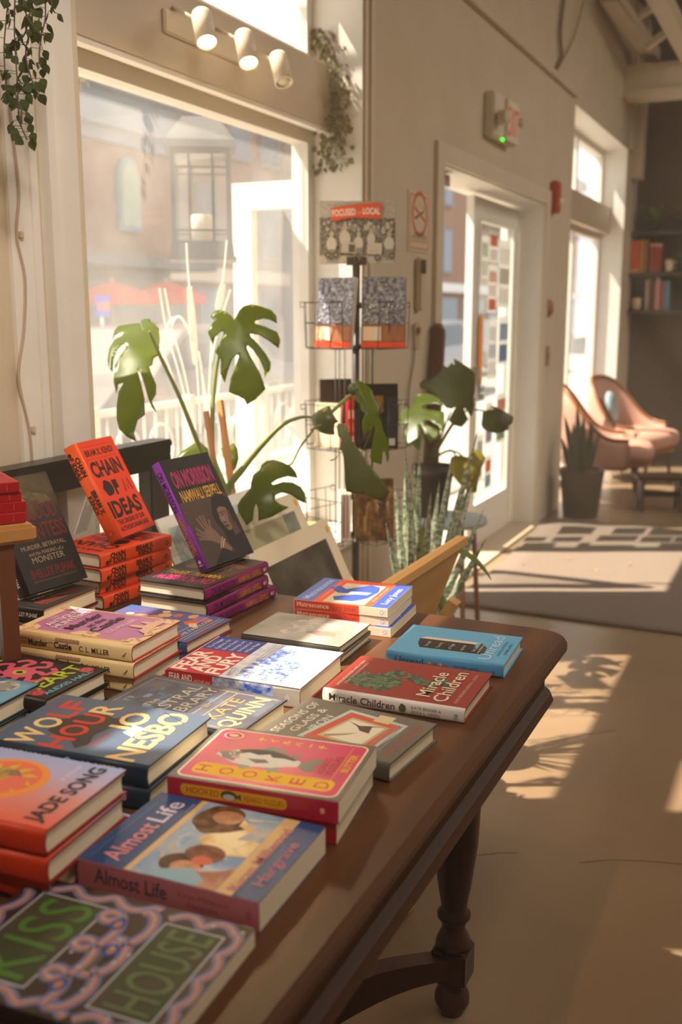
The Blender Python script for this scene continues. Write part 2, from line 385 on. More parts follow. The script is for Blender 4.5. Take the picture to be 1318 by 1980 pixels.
for i, (y0, y1) in enumerate(((2.046, 3.724), (7.406, 9.554), (-2.394, -.124), (.424, 1.494))):
    b = MB(); b.box((XO+.002, y0, 2.116), (-1.76, y1, 2.34)); struct(b.build('beam_%d' % (i+1), BEAM))
b = MB(); b.box((-1.80, 2.05, 2.10), (-1.765, 3.72, 2.1155)); struct(b.build('trim_8', WHITE))
# ---------------------------------------------------------------- street doors
def door_leaf(name, pivot, rotz, w, z1=2.07, stile=.11):
    o = bpy.data.objects.new(name, None); COL.objects.link(o); o.matrix_basis = Matrix.Translation(pivot) @ Matrix.Rotation(rotz, 4, 'Z'); struct(o)
    f = MB(); t = .022
    f.box((-t, 0, .01), (t, stile, z1)); f.box((-t, w-stile, .01), (t, w, z1)); f.box((-t, stile, .01), (t, w-stile, .27)); f.box((-t, stile, z1-.13), (t, w-stile, z1))
    for s in (-1, 1):
        f.bar((s*t, stile, .27), (s*t, stile, z1-.13), .012, .02, 0, (0, 1, 0)); f.bar((s*t, w-stile, .27), (s*t, w-stile, z1-.13), .012, .02, 0, (0, 1, 0))
    f.build('door_frame', WHITE, o)
    g = MB(); g.box((-.003, stile-.01, .26), (.003, w-stile+.01, z1-.12)); g.build('door_glass', CLEAR if name == 'door_1' else GLASS, o)
    return o
d1 = door_leaf('door_1', (-1.82, 5.66, 0), 0, .95)
d2 = door_leaf('door_2', (-1.97, 4.70, 0), math.radians(90), .815, stile=.10)
pb = MB(); pb.tube([(.022, .055, .92), (.06, .055, .92), (.06, .055, 1.10), (.022, .055, 1.10)], .009, 8)
pb.build('door_handle', mat('#8f8a84', .3, 'brushed_metal', metal=1), d1)
sl = MB(); sl.box((XO-.05, 4.64, 0), (XW+.03, 6.63, .014)); struct(sl.build('threshold', mat('#b8a48a', .5, 'worn_threshold')))
# closer arm at the head of the open door
cl = MB(); cl.box((-1.80, 4.70, 2.03), (-1.70, 4.95, 2.085)); cl.bar((-1.75, 4.85, 2.03), (-1.95, 4.80, 2.02), .02, .01); cl.bar((-1.95, 4.80, 2.02), (-2.1, 4.72, 2.02), .02, .01)
tag(cl.build('door_closer', mat('#9a8f80', .4, 'grey_metal')), 'grey metal door closer with a folding arm at the top of the open doorway', 'door closer')
# posters taped in the closed door
def flat_thing(name, label, cat, X, y0, y1, z0, z1, draw, group=None, base='#e8e6e2', th=.0015):
    base = mat(base, .6, trans=.5 if th < .002 else 0)
    o = thing(name, label, cat, (X, (y0+y1)/2, z0), 0, group)
    m = MB(); m.box((0, -(y1-y0)/2, 0), (th, (y1-y0)/2, z1-z0)); m.build('sheet', base, o)
    A = Art(lambda u, v, k: Vector((th+.0002*k, u-(y1-y0)/2, v))); draw(A, y1-y0, z1-z0); A.build('print', o); return o
def p_simple(cols):
    def f(A, W, H):
        n = len(cols)
        for i, c in enumerate(cols): A.rect(W*.08, H*(.06+.88*i/n), W*.92, H*(.06+.88*(i+.8)/n), mat(c, .6, trans=.6))
    return f
DX = -1.792
posters = [((5.80, 5.93, 1.62, 1.86), ['#dfe6d8', '#c9d6c4'], 'pale green and white flyer top left in the door glass'),
 ((5.95, 6.13, 1.72, 1.90), ['#e9e0dc', '#d9765a'], 'white flyer with an orange head band at the top of the door glass'),
 ((5.95, 6.13, 1.42, 1.70), ['#d86a52', '#efe3df', '#e7b9ac'], 'orange and white flyer below the top one in the door glass'),
 ((6.16, 6.42, 1.45, 1.86), ['#eceae8', '#c8bfb8', '#efeeec'], 'large white poster at the upper right of the door glass'),
 ((6.20, 6.42, 1.10, 1.40), ['#5f7fae', '#8fa6c8'], 'blue poster halfway up the door glass, right edge'),
 ((5.98, 6.16, 1.02, 1.38), ['#efefef', '#cfd4dc', '#e9e9ec'], 'tall white notice beside the blue poster in the door glass'),
 ((5.79, 5.94, .90, 1.00), ['#7e96a2', '#93a7b0'], 'small grey blue card at the left of the door glass'),
 ((5.97, 6.12, .62, .88), ['#9a9ac0', '#e0b070'], 'purple flyer with a yellow top low in the door glass'),
 ((6.20, 6.42, .60, .92), ['#7fa08a', '#a8b9a4', '#d08a74'], 'green poster low in the right of the door glass'),
 ((5.80, 5.93, .42, .70), ['#8da4b2', '#b4bec6'], 'slate blue flyer low in the left of the door glass'),
 ((5.98, 6.12, .34, .55), ['#8f9fc6', '#d8685c'], 'lowest blue flyer with a red head in the door glass')]
for (a, b, c, d), cs, lb in posters: flat_thing('flyer', lb, 'flyer', DX, a, b, c, d, p_simple(cs), 'flyers taped inside the closed glass door')
def p_tag(A, W, H):
    A.rect(0, 0, W, H, '#d9a468', r=.055)
o = thing('hanging_sign', 'tan rounded open and closed sign hanging in the left of the door glass', 'sign', (DX, 5.75, .98))
m = MB(); P = [(.055*math.cos(t*PI/8)+.06, .055*math.sin(t*PI/8)+.38) for t in range(9)]+[(.055*math.cos(PI+t*PI/8)+.06, .055*math.sin(PI+t*PI/8)+.055) for t in range(9)]
m.prism(P, 0, .004, axis=0); m.build('board', mat('#d9a468', .6, trans=.5), o)
# ---------------------------------------------------------------- far bay end, ceiling timbers, dark shelves
b = MB(); b.box((XW, 9.60, 2.84), (XW+.03, 9.78, CEIL)); b.box((XW, 9.80, 2.62), (XW+.09, 9.99, CEIL)); struct(b.build('trim_9', WALL))
b = MB(); b.box((XW, 9.20, 3.2505), (5, 9.45, 3.4095)); b.box((XW, 9.17, 3.20), (5, 9.48, 3.25)); b.box((XW, 9.17, 3.41), (5, 9.48, 3.45)); struct(b.build('beam_9', TRIM))
def raft(name, p, q, w=.10, h=.12):
    b = MB(); b.bar(p, q, w, h); struct(b.build(name, TRIM))
raft('beam_4', at(1178, -10, d=7.2), at(1262, 108, d=8.6), .12, .10)
raft('beam_5', at(1262, -30, d=6.9), at(1345, 130, d=8.5), .13, .10)
for i, (p, q) in enumerate((((1222, 38), (1282, 2)), ((1248, 92), (1318, 40)))):
    raft('beam_%d' % (6+i), at(*p, d=7.8), at(*q, d=7.6), .05, .05)
# cables up the wall and through the roof timbers
def cable(name, label, pts, r, m, cat='cable', n=10):
    mb = MB(); mb.tube(bezier(pts, n), r, 8); return tag(mb.build(name, m), label, cat)
cable('cable', 'brown cable hanging down the wall from the roof to the white ledge', [at(1092, -20, X=XW+.02), at(1083, 60, X=XW+.02), at(1085, 110, X=XW+.02), at(1073, 140, X=XW+.015)], .012, mat('#8a6f55', .6))
cable('cable', 'thin brown cable slanting off the hanging cable by the roof', [at(1128, 0, X=XW+.03), at(1108, 75, X=XW+.02), at(1076, 136, X=XW+.015)], .005, mat('#8a6f55', .6))
cable('cable', 'dark looping cable between the roof timbers', [at(1230, -10, d=8.3), at(1258, 30, d=8.3), at(1272, 75, d=8.4), at(1300, 95, d=8.4)], .012, mat('#57493c', .6))
# dark shelves
shz = (2.165, 1.79, 1.445)
for i, z in enumerate(shz):
    s = MB(); s.box((XW+.001, 9.97, z-.035), (1.6, 10.199, z)); tag(s.build('wall_shelf', mat('#463b34', .6, 'dark_shelf_board')), '%s dark wooden shelf on the dark far wall' % ('upper', 'middle', 'lower')[i], 'shelf', 'dark shelves on the far wall')
def sbook(px0, px1, ytop, zi, colr, label, dep=.15, d=10.0, band=None):
    z = shz[zi]; a = at(px0, 600, Y=d).x; b_ = at(px1, 600, Y=d).x; zt = at((px0+px1)/2, ytop, Y=d).z
    o = thing('book', label, 'book', ((a+b_)/2, d+dep/2, z+.0005), 0, 'books standing on the far dark shelves'); w2 = (b_-a)/2*.94; h = zt-z
    m = MB(); m.box((-w2, -dep/2, 0), (w2, -dep/2+.003, h)); m.box((-w2, -dep/2, 0), (-w2+.002, dep/2, h)); m.box((w2-.002, -dep/2, 0), (w2, dep/2, h)); m.build('cover', mat(colr, .5), o)
    m = MB(); m.box((-w2+.002, -dep/2+.003, .003), (w2-.002, dep/2-.003, h-.004)); m.build('page_block', PAPER, o)
    if band:
        A = Art(lambda u, v, k: Vector((u-w2, -dep/2-.0003*k, v)))
        for (v0, v1, c) in band: A.rect(0, h*v0, 2*w2, h*v1, c)
        A.build('spine_print', o)
sbook(1212, 1231, 465, 1, '#d4521f', 'wide orange book standing at the left of the middle dark shelf', band=[(.0, .1, '#d8b48a')])
sbook(1231.5, 1237, 464, 1, '#e0991e', 'slim yellow book standing beside the wide orange one')
sbook(1237.5, 1246, 463, 1, '#9a6414', 'brown-yellow book standing right of the slim yellow one')
for i, (a, b_) in enumerate(((1250, 1255), (1256, 1261), (1262, 1267), (1268, 1272))):
    sbook(a, b_, 470, 1, '#b3433f', '%s of four matching red books, middle dark shelf' % ('first from the left', 'second from the left', 'third from the left', 'rightmost')[i], band=[(.88, .96, '#d9b8a8')])
for a, b_, yt, c, n in ((1244.5, 1252, 541, '#b89c8c', 'pale tan'), (1253, 1257, 536, '#6f6258', 'dark grey'), (1261, 1265, 543, '#b46a3c', 'brown-orange'), (1265.5, 1272, 537, '#c79a98', 'pinkish white'), (1272.5, 1278, 544, '#c64a32', 'red'), (1279, 1285, 543, '#5c7f96', 'blue'), (1285.5, 1291, 543, '#7691a2', 'pale blue')):
    sbook(a, b_, yt, 2, c, '%s book standing on the lower dark shelf' % n)
def mug(px, zi, label, hside=-1, d=10.04):
    z = shz[zi]; c = at(px, 600, Y=d); o = thing('mug', label, 'mug', (c.x, d, z+.0005), 0, 'cream mugs on the dark shelves')
    m = MB(); m.lathe([(.032, 0), (.040, .01), (.047, .115), (.043, .115), (.036, .012)], n=20, cap=True); m.build('cup', mat('#d9c3a4', .35, 'cream_glaze'), o)
    m = MB(); m.tube(bezier([(hside*.043, 0, .09), (hside*.072, 0, .085), (hside*.072, 0, .045), (hside*.04, 0, .03)], 6), .005); m.build('handle', mat('#d9c3a4', .35), o)
mug(1289, 1, 'cream mug standing right of the red set on the middle dark shelf', 1)
mug(1230, 2, 'cream mug with its handle to the left on the lower dark shelf')
# ---------------------------------------------------------------- wall fittings
def on_wall(name, label, cat, px0, py0, px1, py1):
    a = at(px0, py0, X=XW); b = at(px1, py1, X=XW); return a, b
# exit sign with emergency lamp heads
c = at(960, 238, X=XW); o = thing('exit_sign', 'white wall box exit sign with red letters above the door', 'exit sign', (XW, c.y, c.z-.13))
m = MB(); m.box((0, -.24, .03), (.055, .20, .25), bev=.008); m.build('housing', mat('#d8cdb8', .5), o)
m = MB(); m.box((.055, -.04, .035), (.07, .185, .245), bev=.004); m.build('letter_panel', mat('#e3d6c2', .5), o)
A = Art(lambda u, v, k: Vector((.071+.0005*k, u-.03, v+.06))); A.text('EXIT', .004, .004, .150, mat('#c43418', .5, emit=.25), w=.196, bold=-.005); A.build('lettering', o)
for s in (-1, 1):
    m = MB(); m.lathe([(.02, 0), (.038, .01), (.042, .05), (.035, .055)], n=16, M=Matrix.Translation((.06, s*.17-.02, .12)) @ Matrix.Rotation(PI/2, 4, 'Y')) if s < 0 else m.lathe([(.015, 0), (.03, .03)], n=12, M=Matrix.Translation((.05, .215, .16)) @ Matrix.Rotation(PI/2, 4, 'Y'))
    m.build('lamp_head', mat('#c9bda6', .4), o)
m = MB(); m.sphere((.058, -.08, .03), .009); m.build('indicator', mat('#35d020', .4, emit=3), o)
# no smoking sign
a, b = on_wall('', '', '', 788, 367, 828, 490)
def nosm(A, W, H):
    R = '#c9583c'
    A.rect(W*.06, H*.04, W*.94, H*.96, R, r=.012); A.rect(W*.09, H*.06, W*.91, H*.94, '#d8c6a8', r=.010)
    A.ell(W*.5, H*.64, W*.36, W*.36*1.0, R); A.ell(W*.5, H*.64, W*.29, W*.29, '#d8c6a8')
    A.stroke([(W*.30, H*.56), (W*.68, H*.70)], .009, '#3c332c', 0); A.rect(W*.27, H*.545, W*.36, H*.59, '#3c332c')
    A.stroke([(W*.66, H*.71), (W*.72, H*.75), (W*.62, H*.78)], .003, '#6a5c4e')
    A.stroke([(W*.25, H*.745), (W*.75, H*.535)], .013, R, 0)
    A.text('NO SMOKING', W*.5, H*.27, .012, '#4a4038', w=W*.55, al='c'); A.text('OR ELECTRONIC CIGARETTES', W*.5, H*.22, .010, '#4a4038', w=W*.72, al='c'); A.rect(W*.14, H*.17, W*.86, H*.185, R)
flat_thing('no_smoking_sign', 'cream no smoking sign with a red ring left of the door', 'sign', XW+.001, a.y, b.y, b.z, a.z, nosm, base='#d8c6a8', th=.004)
c = at(806, 518, X=XW); o = thing('intercom', 'narrow cream keypad with a dark screen under the no smoking sign', 'intercom', (XW, c.y, c.z-.19))
m = MB(); m.box((0, -.035, 0), (.03, .03, .235), bev=.01); m.build('body', mat('#c9b697', .5), o)
m = MB(); m.box((.03, -.028, .165), (.034, .026, .225)); m.build('screen', mat('#3c3632', .3), o)
c = at(803, 650, X=XW); o = thing('wall_socket', 'small cream outlet plate with a cord going down the wall', 'socket', (XW, c.y, c.z-.06))
m = MB(); m.box((0, -.03, 0), (.008, .035, .12), bev=.003); m.build('plate', mat('#bfa988', .5), o)
m = MB(); m.box((.008, -.012, .07), (.022, .012, .10), bev=.003); m.build('plug', mat('#8f7a60', .5), o)
cable('power_cord', 'thin brown cord dropping from the wall outlet behind the plants', [at(797, 628, X=XW+.01), at(800, 690, X=XW+.01), at(790, 760, X=XW+.012), at(788, 860, X=XW+.012)], .004, mat('#7d674f', .6), 'cord')
c = at(1066, 385, X=XW); o = thing('fire_alarm', 'red fire alarm strobe on the wall right of the door', 'fire alarm', (XW, c.y, c.z-.09))
m = MB(); m.box((0, -.06, .0), (.05, .06, .20), bev=.01); m.build('housing', mat('#b8432f', .5), o)
m = MB(); m.sphere((.06, .01, .07), (.022, .03, .028)); m.build('strobe_lens', mat('#e8dccb', .2), o)
c = at(1058, 596, X=XW); o = thing('pull_station', 'round brownish red fire call point right of the door at eye height', 'call point', (XW, c.y, c.z-.06))
m = MB(); m.lathe([(.055, 0), (.06, .012), (.045, .03), (.0, .032)], n=24, M=Matrix.Translation((0, 0, .06)) @ Matrix.Rotation(PI/2, 4, 'Y')); m.build('body', mat('#a8664c', .5), o)
m = MB(); m.box((.03, -.012, .035), (.042, .012, .085), bev=.003); m.build('lever', mat('#cbb090', .5), o)
c = at(1057, 690, X=XW); o = thing('light_switch', 'reddish brown switch plate below the fire call point', 'switch', (XW, c.y, c.z-.06))
m = MB(); m.box((0, -.04, 0), (.008, .04, .13), bev=.003); m.build('plate', mat('#a9765a', .5), o)
m = MB(); m.box((.008, -.012, .04), (.016, .012, .09), bev=.003); m.build('toggle', mat('#b98a6c', .5), o)
# fairy light cord on the left wall
cc = at(30, 455, X=XW).y
cable('string_light', 'thin pale cord of clipped string lights down the left wall', [at(14, 150, X=XW+.012), at(22, 240, X=XW+.012), at(36, 370, X=XW+.012), at(32, 455, X=XW+.012), at(48, 540, X=XW+.012), at(46, 640, X=XW+.012), at(36, 730, X=XW+.012), at(56, 830, X=XW+.012), at(62, 895, X=XW+.012)], .0035, mat('#b79f88', .6), 'string lights')
for py in (455, 830):
    q = at(32 if py == 455 else 56, py, X=XW); m = MB(); m.box((0, -.006, -.008), (.018, .006, .008), bev=.002)
    k = m.build('cable_clip', mat('#d0bfa8', .5)); k.location = (XW, q.y, q.z); tag(k, 'small clear clip holding the cord %s on the left wall' % ('at eye height' if py == 455 else 'just above the black rail'), 'clip')
# ---------------------------------------------------------------- spot lamps on the beam
tk = thing('light_track', 'long rounded cream track plate of the spot lamps on the beam', 'lamp track', (-1.76, 2.6, 2.2))
P = [at(322, 62, X=-1.745), at(520, 150, X=-1.745)]
m = MB(); m.box((-1.7595, P[0].y, 2.205), (-1.748, 3.12, 2.27), bev=.005); m.build('plate', TRIM, tk, world=True)
def spot(px0, py0, px1, py1, on, label):
    a = at(px0, py0, X=-1.665); b_ = at(px1, py1, X=-1.625); ax = (b_-a); L = ax.length; ax.normalize()
    b_ = a+ax*L; o = thing('spot_lamp', label, 'spot lamp', tuple(a), 0, 'white cylinder spot lamps on the beam')
    q = ax.to_track_quat('Z', 'Y').to_matrix().to_4x4()
    m = MB(); m.lathe([(.006, 0), (.026, .002), (.029, .012), (.030, L), (.026, L), (.025, L-.018), (0, L-.019)], n=28, M=q, cap=False); m.build('shade', mat('#e6dccb', .35, 'white_lamp_enamel'), o)
    m = MB(); m.lathe([(.0, L-.017), (.020, L-.014), (.021, L-.006), (.010, L-.003), (0, L-.002)], n=20, M=q, cap=False); m.build('bulb', mat('#ffcf86', .4, 'warm_bulb', emit=60 if on else 0) if on else mat('#cfc4b0', .4), o)
    m = MB(); m.tube([Vector((0, 0, L*.35)).xyz @ q.to_3x3().inverted() if False else q @ Vector((0, 0, L*.35)), Vector((-.105, -.0, .03))], .006); m.build('arm', mat('#d8ccb8', .4), o)
    if on:
        l = bpy.data.lights.new('spot_lamp_light', 'SPOT'); l.energy = 13; l.color = (1, .66, .30); l.spot_size = math.radians(150); l.spot_blend = .6; l.shadow_soft_size = .02
        lo = bpy.data.objects.new('spot_lamp_light', l); lo.location = q @ Vector((0, 0, L+.01)); lo.rotation_euler = ax.to_track_quat('-Z', 'Y').to_euler(); COL.objects.link(lo); lo.parent = o
spot(388, 25, 400, 82, True, 'leftmost white spot lamp, lit, aimed down at the window')
spot(470, 65, 481, 122, True, 'middle white spot lamp, lit, on the beam over the window')
spot(536, 106, 549, 160, False, 'rightmost white spot lamp, unlit, on the beam by the trailing plant')
# ---------------------------------------------------------------- ivy
def ivy(name, label, strands, leaf, density, col, stemc, spread=.025, seed=1, group='trailing ivy by the window'):
    R = random.Random(seed); base = Vector(strands[0][0]); o = thing(name, label, 'trailing plant', tuple(base), 0, group)
    st = MB(); lf = MB()
    for S in strands:
        P = bezier(S, 10); st.tube([p for p in P], .0016, 5)
        L = sum((P[i+1]-P[i]).length for i in range(len(P)-1)); n = max(2, int(L*density))
        for i in range(n):
            t = (i+R.random())/n*(len(P)-1); k = min(int(t), len(P)-2); p = P[k].lerp(P[k+1], t-k)
            th = R.uniform(0, 2*PI); out = Vector((math.cos(th), math.sin(th), 0))
            tip = p + out*R.uniform(.3, 1)*spread
            st.tube([p, tip], .0007, 4)
            d = (out*R.uniform(.2, .7)+Vector((0, 0, -R.uniform(.4, 1.1)))).normalized(); s = d.cross(Vector((R.uniform(-1, 1), R.uniform(-1, 1), R.uniform(-.4, .4)))).normalized(); nn = s.cross(d)
            l = leaf*R.uniform(.65, 1.15); w_ = l*R.uniform(.42, .55)
            rows = [(0, .06), (.18, .75), (.36, 1), (.58, .82), (.8, .4), (1, .02)]
            vs = []
            for a, b_ in rows:
                c_ = tip + d*l*a; vs += [c_-s*w_*b_+nn*.12*w_*b_, c_ - nn*.10*l*math.sin(a*PI)*.6, c_+s*w_*b_+nn*.12*w_*b_]
            lf.add(vs, [f for r_ in range(5) for f in ((r_*3, r_*3+1, r_*3+4, r_*3+3), (r_*3+1, r_*3+2, r_*3+5, r_*3+4))], 0, True)
    st.build('vines', mat(stemc, .6), o, world=True); lf.build('foliage', col, o, world=True)
IVY1 = mat('#2b3a14', .6, 'dark_ivy_leaf', c2='#3a4a1c', scale=40, trans=.25, spec=.2)
D1 = 2.0
def S(l, d): return [at(x, y, d=d) for x, y in l]
ivy('trailing_ivy', 'dark green ivy hanging at the top left corner of the left wall', [
 S([(30, -30), (28, 60), (33, 150), (38, 230), (52, 270)], D1), S([(20, -30), (12, 40), (8, 100), (12, 165), (14, 190)], D1),
 S([(60, -30), (62, 40), (50, 100), (60, 150), (74, 188)], D1), S([(85, -30), (88, 30), (80, 70), (76, 110), (80, 130)], D1+.03),
 S([(45, -30), (48, 20), (72, 60), (90, 70)], D1-.03), S([(95, -30), (100, 10), (106, 25)], D1), S([(70, -30), (55, 40), (45, 70), (20, 90)], D1),
 S([(36, 150), (30, 180), (42, 215), (40, 245)], D1)], .0225, 105, IVY1, '#4a3424', .018, 4)
IVY2 = mat('#6d6a45', .5, 'grey_green_ivy_leaf', c2='#8c8660', scale=40, trans=.35)
ivy('trailing_ivy', 'grey green ivy bush spilling off the beam end beside the window', [
 S([(600, 70), (625, 78), (640, 120), (642, 200), (650, 290), (653, 325)], 3.95), S([(610, 62), (635, 90), (652, 150), (655, 230), (660, 290)], 3.9),
 S([(590, 85), (615, 75), (630, 110), (636, 180), (632, 240), (628, 330)], 3.95), S([(612, 70), (640, 75), (660, 110), (662, 180), (658, 250)], 3.9),
 S([(600, 60), (622, 65), (628, 90), (632, 150)], 3.9), S([(620, 60), (645, 100), (648, 170), (645, 240), (652, 310)], 3.85), S([(606, 100), (620, 90), (645, 130), (650, 200)], 3.9),
 S([(585, 90), (600, 65), (625, 60), (640, 80)], 3.9)], .026, 330, IVY2, '#6b5c40', .055, 9)
ivy('trailing_ivy', 'few grey ivy sprigs hanging at the left end of the beam', [
 S([(165, -30), (160, 20), (165, 45), (174, 72)], 3.0), S([(150, -20), (152, 20), (148, 50), (152, 85), (155, 130), (157, 180)], 3.0), S([(180, -20), (178, 10), (176, 30)], 3.0)], .026, 70, IVY2, '#6b5c40', .02, 5)
# ================================================================ THE DISPLAY TABLE
TX0, TX1, TY0, TY1, TZ = -1.50, -.385, -.55, 1.935, .80
def rrect(x0, y0, x1, y1, r, n=8):
    P = []
    for cx, cy, a in ((x1-r, y0+r, -90), (x1-r, y1-r, 0), (x0+r, y1-r, 90), (x0+r, y0+r, 180)):
        P += [(cx+r*math.cos(math.radians(a+90*t/n)), cy+r*math.sin(math.radians(a+90*t/n))) for t in range(n+1)]
    return P
def rings(mb, x0, y0, x1, y1, r, prof, capt=True, capb=True):
    L = []
    for off, z in prof:
        L.append([Vector((x, y, z)) for x, y in rrect(x0+off, y0+off, x1-off, y1-off, max(r-off, .005))])
    n = len(L[0]); vs = [v for l in L for v in l]
    fs = [(i*n+j, i*n+(j+1) % n, (i+1)*n+(j+1) % n, (i+1)*n+j) for i in range(len(L)-1) for j in range(n)]
    fs = [f[::-1] for f in fs]
    if capt: fs.append(list(range(n)))
    if capb: fs.append([(len(L)-1)*n+j for j in range(n)][::-1])
    mb.add(vs, fs)
tb = thing('display_table', 'long dark wooden library table with moulded edge, covered with stacks of new books', 'table', ((TX0+TX1)/2, (TY0+TY1)/2, 0))
m = MB(); rings(m, TX0, TY0, TX1, TY1, .075, [(.012, .800), (.004, .798), (.0, .792), (0, .782), (.004, .776), (.014, .772), (.018, .766), (.016, .757), (.024, .750), (.04, .748)])
m.build('tabletop', WOODT, tb, world=True)
m = MB(); rings(m, TX0, TY0, TX1, TY1, .075, [(.026, .7485), (.030, .735), (.040, .722), (.040, .70), (.028, .690), (.022, .675), (.032, .660), (.045, .655)])
m.build('apron', mat('#4a2c1b', .6, 'dark_apron_wood', kind='wave', c2='#573521', scale=3.5, stretch=(1, .12, 1), lo=.2, hi=.9, spec=.3), tb, world=True)
legp = [(.050, .66), (.052, .60), (.050, .50), (.045, .38), (.034, .29), (.026, .245), (.026, .238), (.034, .228), (.034, .22), (.026, .21), (.023, .195), (.030, .18), (.036, .165), (.036, .155)]
legp2 = [(.026, .078), (.023, .068), (.030, .058), (.036, .042), (.036, .028), (.028, .012), (.022, 0)]
for sx, sy in ((TX1-.185, TY1-.16), (TX1-.185, TY0+.2), (TX0+.16, TY1-.16), (TX0+.16, TY0+.2)):
    m = MB(); m.lathe(legp[::-1], (sx, sy, 0), 28); m.box((sx-.036, sy-.036, .078), (sx+.036, sy+.036, .156), bev=.006); m.lathe(legp2[::-1], (sx, sy, 0), 28)
    m.build('leg', mat('#40221a', .4, 'dark_turned_wood', coat=.2), tb, world=True)
for (ax, ay), (bx, by) in (((TX1-.195, TY1-.18), (-.94, 1.28)), ((TX0+.17, TY1-.18), (-.94, 1.28)), ((TX1-.17, TY0+.22), (-.94, .15)), ((TX0+.17, TY0+.22), (-.94, .15)), ((-.94, 1.28), (-.94, .15))):
    m = MB(); n = 14; d = Vector((bx-ax, by-ay, 0)); s = d.normalized().cross(Vector((0, 0, 1)))*.02
    P = [(Vector((ax, ay, .117))+d*(i/n)+Vector((0, 0, .018*math.sin(i/n*2*PI))), .030-.008*math.cos(i/n*2*PI)) for i in range(n+1)]
    vs = []
    for p, h in P: vs += [p-s-Vector((0, 0, h)), p+s-Vector((0, 0, h)), p+s+Vector((0, 0, h)), p-s+Vector((0, 0, h))]
    fs = [(i*4+j, i*4+(j+1) % 4, i*4+4+(j+1) % 4, i*4+4+j) for i in range(n) for j in range(4)]+[(3, 2, 1, 0), (n*4, n*4+1, n*4+2, n*4+3)]
    m.add(vs, fs); m.build('stretcher', mat('#40221a', .4), tb, world=True)
# ================================================================ THE BOOKS
J1 = [(.004, -.003, 1.0), (-.004, .004, -1.5), (.005, .002, 1.2), (-.003, -.002, -.8)]
def shape(A, pts, u, v, s, m, rot=0, flip=1):
    c, d = math.cos(rot), math.sin(rot); A.poly([(u+s*(c*x*flip-d*y), v+s*(d*x*flip+c*y)) for x, y in pts], m)
# --- Murder at the Castle
def a_murder(A, W, H):
    cream = mat('#e3c58e', .4); pink = mat('#b0659f', .4, 'pink_panel', c2='#bd7aab', scale=9); gold = '#b98550'
    A.rect(.022, .012, W-.006, H-.014, pink, r=.012)
    R = random.Random(5)
    for cx, cy, a, b in ((.030, H*.45, .016, .028), (.026, H-.016, .020, .024), (.026, .014, .018, .020), (W-.010, .014, .014, .020), (W-.008, H-.014, .012, .018), (W*.55, .010, .028, .012)):
        A.ell(cx, cy, a, b, cream, w=.08)
        for i in range(9):
            t = R.uniform(0, 6.28); r_ = R.uniform(.3, .9); A.ell(cx+a*r_*math.cos(t), cy+b*r_*math.sin(t), .0042, .0042, noisem('#c98f86', '#ddb58c', 200))
            A.ell(cx+a*r_*math.cos(t), cy+b*r_*math.sin(t), .0018, .0018, '#a86a6a')
    for x in (.018, W-.004): A.rect(x, .016, x+.0012, H-.02, gold)
    # castle silhouette at the foot of the panel
    cz = W*.62; A.poly([(cz-.03, .020), (cz+.045, .020), (cz+.042, .040), (cz+.03, .038), (cz+.03, .052), (cz+.024, .060), (cz+.018, .052), (cz+.018, .042), (cz+.006, .042), (cz+.006, .060), (cz, .070), (cz-.006, .060), (cz-.006, .036), (cz-.02, .036)], '#e0b49c')
    wt = '#e9dccb'; bk = '#3d2b34'
    A.text('THE', W*.56, H-.030, .007, wt, al='c'); A.text('ANTIQUE', W*.56, H-.050, .015, wt, w=.088, al='c', bold=.02); A.text("HUNTER'S", W*.56, H-.070, .015, wt, w=.100, al='c', bold=.02)
    A.text('Murder', W*.56, H-.100, .021, bk, w=.094, al='c', bold=.02); A.text('at the', W*.56, H-.121, .014, bk, w=.050, al='c', bold=.01); A.text('Castle', W*.56, H-.147, .021, bk, w=.086, al='c', bold=.02)
    A.text('C.L.MILLER', W*.56, H-.172, .010, wt, w=.086, al='c')
def s_murder(A, H, T):
    bk = '#33241c'; A.text('THE ANTIQUE', .010, T*.56, .0045, bk, w=.026); A.text("HUNTER'S", .012, T*.32, .0045, bk, w=.024)
    A.text('Murder', .038, T*.30, .011, bk, w=.040, bold=.03); A.text('at the', .080, T*.52, .004, bk, w=.009); A.text('Castle', .091, T*.30, .011, bk, w=.036, bold=.03)
    for i in range(7): A.ell(.098+.007*i, T*.86, .004, .003, '#c79a7c')
    A.text('C. L. MILLER', .142, T*.30, .0095, bk, w=.060, bold=.01); A.stroke([(H-.018, T*.35), (H-.010, T*.62), (H-.014, T*.35)], .0012, bk, 0)
stack(3, J1, 'hardcover_book', 'cream and pink mystery hardcover', 'three stacked at centre left', (-.972, 1.284), 93, .155, .245, .028, '#e3c58e', '#e3c58e', a_murder, s_murder, board='#a32a22', group='cream and pink mystery hardcovers in a stack')
